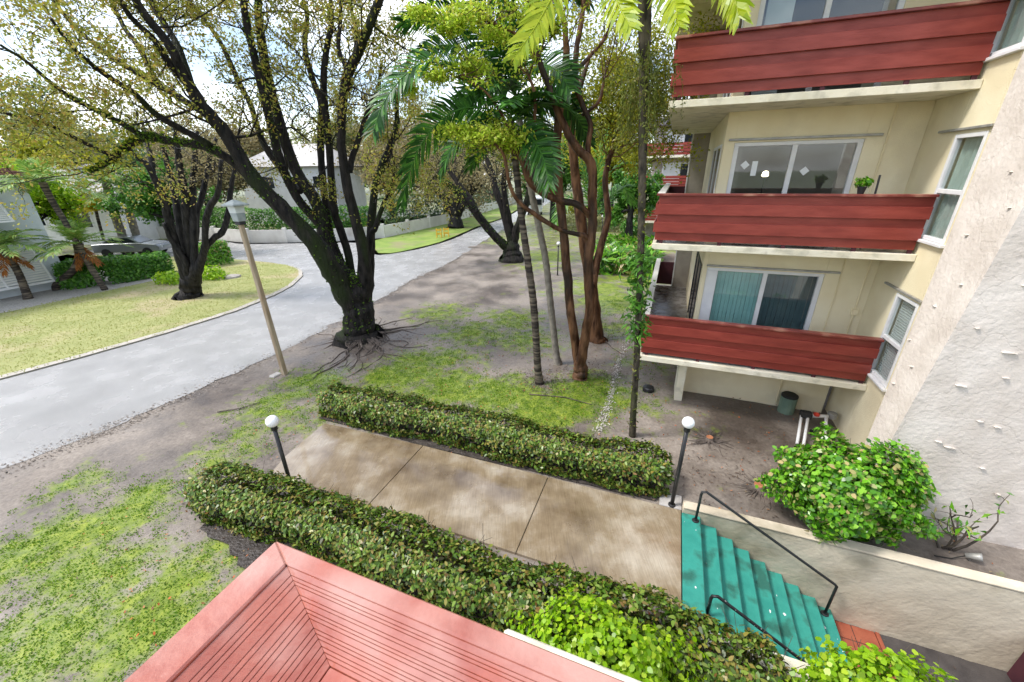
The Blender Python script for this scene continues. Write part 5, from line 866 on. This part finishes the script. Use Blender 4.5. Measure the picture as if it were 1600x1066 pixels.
simple_house('garage_house', -44, -33.5, 36, 44, 4.2, 2.4, 'house_white', 'roof_grey', 'low white house with pale roof behind the parked car', [(-42, -40, 1.6, 3), (-38.5, -36, 1.4, 3)])
gw = empty('garden_wall', (-16, 35.3, 0)); tag(gw, 'long low white garden wall along the side turning', 'wall')
wp = [(-44, 41.5), (-34, 39.4), (-27, 37.6), (-22.7, 35.5), (-19.4, 35.4), (-16, 35.5), (-13.6, 36.1), (-11.5, 37.2), (-10, 40.4), (-8.55, 43.8), (-7.1, 47.2), (-5.3, 54), (-3.5, 61), (-1.7, 68), (2, 84)]
for (xa, ya), (xb, yb) in zip(wp[:-1], wp[1:]):
    d_ = np.array((xb - xa, yb - ya)); d_ /= np.linalg.norm(d_); n_ = np.array((-d_[1], d_[0])) * .08
    MB().prism([(xa - n_[0], ya - n_[1]), (xb - n_[0], yb - n_[1]), (xb + n_[0], yb + n_[1]), (xa + n_[0], ya + n_[1])], -.1, 1.08).build('panel', 'fence_white', gw); MB().prism([(xa - .15, ya - .15), (xa + .15, ya - .15), (xa + .15, ya + .15), (xa - .15, ya + .15)], -.1, 1.25).build('post', 'fence_white', gw, bevel=.02)
hedge_line('tall_hedge', [(x, y + 1.1) for x, y in wp[1:7]] + [(-12.4, 38.0)], .6, .8, 2.65, 9500, .2, 'lf_green', 'tall clipped green hedge behind the white garden wall', 3)
hedge_line('tall_hedge', [(-12.2, 38.6), (-10.8, 41.5), (-8.2, 48), (-4.5, 62), (-1, 80)], .8, .6, 3.2, 7000, .28, 'lf_far', 'dark loose hedge behind the wall beside the verge', 4)
def car(x, y, rz, label, m):
    o = empty('parked_car', (x, y, 0)); tag(o, label, 'car'); c_, s_ = math.cos(rz), math.sin(rz)
    def W(a, b, z_): return (x + a * c_ - b * s_, y + a * s_ + b * c_, z_)
    def loft(prof, w0, w1, name, mm):
        n = len(prof); v = [W(a, -ww, z_) for a, z_, ww in prof] + [W(a, ww, z_) for a, z_, ww in prof]; return MB().add(v, [tuple(range(n))[::-1], tuple(range(n, 2 * n))] + [(i, (i + 1) % n, n + (i + 1) % n, n + i) for i in range(n)]).build(name, mm, o, bevel=.04)
    loft([(-2.2, .35, .85), (2.2, .35, .85), (2.25, .65, .85), (2.0, .85, .86), (.9, .98, .88), (-1.5, 1.0, .88), (-2.2, .95, .86)], 0, 0, 'body', m)
    loft([(1.0, .985, .80), (.25, 1.42, .62), (-.9, 1.45, .62), (-1.75, 1.005, .8)], 0, 0, 'cabin', m)
    loft([(.80, 1.02, .82), (.2, 1.36, .66), (-.85, 1.38, .66), (-1.5, 1.03, .82)], 0, 0, 'side_windows', 'glass_dark')
    for a in (-1.35, 1.35):
        for b in (-.8, .8): MB().tube([W(a, b - .09, .32), W(a, b + .09, .32)], .32, 16).build('wheel', 'rubber', o)
    for b in (-.6, .6): MB().tube([W(2.2, b, .68), W(2.27, b, .68)], .1, 8).build('headlight', 'lantern_glass', o)
car(-28.3, 30.6, R(8), 'silver car parked behind the garden hedge', 'car_paint')
vn = empty('white_van', (3.3, 56, 0)); tag(vn, 'white van far down the road behind the oak', 'van')
MB().prism([(2.4, 55.3), (4.3, 55.3), (4.3, 59.5), (2.4, 59.5)], .35, 2.25).build('body', 'van_white', vn, bevel=.12); MB().prism([(2.5, 55.2), (4.2, 55.2), (4.2, 55.29), (2.5, 55.29)], 1.3, 2.0).build('windscreen', 'glass_dark', vn)
for x in (2.5, 4.2):
    MB().tube([(x - .1, 56, .35), (x + .1, 56, .35)], .35, 14).build('wheel', 'rubber', vn); MB().prism([(x - .15, 55.22), (x + .15, 55.22), (x + .15, 55.28), (x - .15, 55.28)], .75, .95).build('headlight', 'lantern_glass', vn)
for k, (x, y, lab) in enumerate(((-6.35, 36.5, 'yellow folding barricade on the verge, left one'), (-5.75, 36.9, 'yellow folding barricade on the verge, right one'))):
    o = empty('barricade', (x, y, 0)); tag(o, lab, 'barricade', 'yellow barricades on the verge')
    for a in (-.2, .2):
        for b in (-.22, .22): MB().tube([(x + a, y + b, .03), (x + a, y, .85)], .03, 6).build('leg', 'yellow_paint', o)
    for z_ in (.4, .72): MB().prism([(x - .25, y - .16 + z_ * .12), (x + .25, y - .16 + z_ * .12), (x + .25, y - .12 + z_ * .12), (x - .25, y - .12 + z_ * .12)], z_ - .08, z_ + .08).build('board', 'yellow_paint', o)
# far sister building
f2 = empty('far_building', g(1, 37)); tag(f2, 'distant sister apartment block with red balconies and tiled roof', 'building')
B(-2.1, 12, 37.4, 50, -.1, 8.5, 'wall', 'stucco_grey', f2)
for f, cz in enumerate((2.35, 4.91, 7.25)):
    bl = empty('balcony', (0, 0, 0), f2); B(-2.65, 3, 36.0, 37.39, cz - 1.05, cz - .93, 'slab', 'slab_cream', bl)
    for k in range(4): B(-2.65 + .02 * (k % 2), 3, 36.0 + .03 * (k % 2), 36.06 + .03 * (k % 2), cz - .2 - .22 * k, cz - .2 * k - .01 - .02 * k, 'board', 'red_board', bl, 0); B(-2.65, -2.6, 36.07, 37.38, cz - .2 - .22 * k, cz - .22 * k, 'board', 'red_board', bl, 0)
    w_ = B(-1.3, 1.4, 37.3, 37.39, cz - .9, cz + .95, 'sliding_door', 'frame_white', f2, 0); B(-1.2, 0, 37.28, 37.297, cz - .8, cz + .85, 'pane', 'blind_white', w_, 0); B(.1, 1.3, 37.28, 37.297, cz - .8, cz + .85, 'pane', 'glass_dark', w_, 0)
B(-2.9, 13, 36.6, 51, 8.5, 8.95, 'fascia', 'roof_dark', f2, 0)
MB().add([g(-2.95, 36.55, 8.95), g(13, 36.55, 8.95), g(13, 51, 8.95), g(-2.95, 51, 8.95), g(3, 43, 12), g(9, 43, 12)], [(0, 1, 5, 4), (1, 2, 5), (2, 3, 4, 5), (3, 0, 4)]).build('roof', 'roof_grey', f2)
for k in range(9):
    t = k / 10; B(-2.95 + 5.95 * t, 9.5, 36.5 + 6.45 * t, 36.56 + 6.45 * t, 8.97 + 3.05 * t, 9.07 + 3.05 * t, 'roof_tile_row', 'roof_grey', f2, 0)
# ------------------------------------------------------------------ ground cover, litter
def blades(name, P, size, m, wid=.22, lean=.7):
    n = len(P); a = unit(rng.normal(size=(n, 3)) * lean + np.array((0, 0, .9))); a[:, 2] = abs(a[:, 2]); b = unit(np.cross(a, rng.normal(size=(n, 3)))); L_ = (size * rng.uniform(.5, 1.4, n))[:, None]; W = L_ * wid
    V = np.stack([P, P + a * L_ * .5 + b * W, P + a * L_ - np.array((0, 0, .2)) * L_, P + a * L_ * .5 - b * W], 1); return link(name, qmesh(name, V.reshape(-1, 3), n), m)
NC = 6000; fl = np.maximum(0, ms - .18).ravel() * (1 / (1 + np.exp((Yy.ravel() - 15) * .6))); inhole = ((PP.ravel() > -7.1) & (PP.ravel() < .79) & (QQ.ravel() > 4) & (QQ.ravel() < 5.85)) | (PP.ravel() > .6) | (X.ravel() < -9.5 + .25 * (Yy.ravel() - 8)); fl = np.where(inhole, 0, fl)
clump = rng.choice(len(fl), NC, p=fl / fl.sum()); cx = np.stack([X.ravel()[clump], Yy.ravel()[clump], Z.ravel()[clump]], 1) + rng.uniform(-.14, .14, (NC, 3)) * np.array((1, 1, 0))
P = np.repeat(cx, 14, 0) + rng.normal(size=(NC * 14, 3)) * np.array((.055, .055, 0)); o = blades('grass', P, .03, 'lf_grass', .3, 1.1); tag(o, 'low green weeds and moss growing over the mud', 'grass', kind='stuff')
fa = np.array(lawn_poly); lx = rng.uniform(-24, -11.5, 50000); ly = rng.uniform(5, 27, 50000)
def inside(x, y, poly):
    c_ = np.zeros(len(x), bool); n = len(poly)
    for i in range(n):
        (x1, y1), (x2, y2) = poly[i], poly[i - 1]; t_ = (y1 > y) != (y2 > y); c_ ^= t_ & (x < (x2 - x1) * (y - y1) / (y2 - y1 + 1e-12) + x1)
    return c_
k_ = inside(lx, ly, lawn_poly); o = blades('lawn_grass', np.stack([lx[k_], ly[k_], np.full(k_.sum(),  .055)], 1), .045, 'lf_lawn', .3, .8); tag(o, 'short yellow green grass blades of the lawn across the road', 'grass', kind='stuff')
n_ = 3000; u_ = rng.uniform(-8.5, 5, n_); v_ = rng.uniform(1.2, 14, n_); keep = ~((u_ > .6) & (v_ < 6)); u_, v_ = u_[keep], v_[keep]; P = np.stack([u_ * E1[0] + v_ * E2[0], u_ * E1[1] + v_ * E2[1], np.full(len(u_), .03)], 1)
onp_ = (u_ > -7) & (u_ < .78) & (v_ > 4) & (v_ < 5.82); P = P[~onp_ | (rng.random(len(u_)) < .12)]; P[:, 2] = np.where(onp_[~onp_ | True][:len(P)] if 0 else True, .035, .05)
o = leaves('leaf_litter', P, .045, 'lf_litter', up=2.5, fold=.05); tag(o, 'scattered fallen leaves on the mud', 'leaf litter', kind='stuff')
c_ = []
for (p_, q_, s1, s2, n_) in ((-1.9, 10, .55, .5, 900), (-2.8, 9.3, .5, .3, 500), (-1.9, 13, .5, .5, 300), (-9.2, 10.2, 1.3, 1.0, 900), (2, 7, .9, .6, 350), (4.6, 4.9, 1.2, .35, 60)):
    a, b = p_ + rng.normal(size=n_) * s1, q_ + rng.normal(size=n_) * s2; c_.append(np.stack([a * E1[0] + b * E2[0], a * E1[1] + b * E2[1], np.full(n_, -1.375 if q_ == 4.9 else .035)], 1))
c_ = np.concatenate(c_); pc_ = c_ @ E1; qc_ = c_ @ E2; c_ = c_[(c_[:, 2] < -1) & (qc_ < 5.7) & (qc_ > 3.9) & (pc_ > 3.9) | (c_[:, 2] > 0) & ~((pc_ > .7) & (qc_ < 6.0))]
o = leaves('wood_chips', c_, .06, 'lf_chip', up=2.2, wid=.3, fold=.05); tag(o, 'dark bark chips and twigs scattered round the trunks', 'wood chips', kind='stuff')
for k, (pts, lab) in enumerate((([(-1.7, 13.0), (-1.3, 12.3), (-.9, 11.9)], 'pale bent fallen stick by the slim brown trunk'), ([(-1.2, 14.6), (-.2, 14.9), (.3, 15.3)], 'dark fallen branch left of the walkway'), ([(-9.9, 5.2), (-9.5, 5.5), (-9.3, 5.9)], 'thin dry stick on the sandy road edge'), ([(-2.9, 8.6), (-2.0, 8.75), (-1.3, 8.65)], 'short dark stick on the moss before the slender palm'))):
    o = MB().tube([g(p_, q_, .03 + .01 * (i % 2)) for i, (p_, q_) in enumerate(pts)], np.linspace(.018, .008, len(pts)), 5).build('fallen_stick', 'root'); tag(o, lab, 'stick', 'fallen sticks')

dp = MB().box(5.35, 5.5, 5.3, 5.75, -1.40, -.55).build('red_post', 'red_dark', bevel=.01); tag(dp, 'dark red timber post in the sunken landing corner', 'post')


ne = np.array(dens(near_edge, 40, 0, 1)); ne = ne[(ne[:, 1] > 4) & (ne[:, 1] < 36)]; i = rng.integers(0, len(ne), 9000); sd = rng.normal(size=9000) * .2 + .05
leafmat('lf_grit', ['#8a8078', '#6a5f56', '#a39a90', '#75695e', '#b5ada4'], 0, .8)
o = leaves('edge_grit', np.stack([ne[i, 0] + sd * .9, ne[i, 1] - sd * .35, np.full(9000, .014)], 1), .03, 'lf_grit', up=3, wid=.9, fold=.06, jit=.7); tag(o, 'sand and grit washed along the broken road edge', 'grit', kind='stuff')
pn = 1500; a = -.93 + rng.normal(size=pn) * .06 + .04 * np.sin(np.linspace(0, 9, pn)); b = np.linspace(7.6, 14.6, pn) + rng.normal(size=pn) * .05
leafmat('lf_pebble', ['#a8a29c', '#c4beb8', '#8f8984', '#d6d2cc'], 0, .6)
o = leaves('drip_gravel', np.stack([a * E1[0] + b * E2[0], a * E1[1] + b * E2[1], np.full(pn, .02)], 1), .035, 'lf_pebble', up=2.5, wid=.8, fold=.12); tag(o, 'pale washed gravel line below the roof drip edge', 'gravel', kind='stuff')
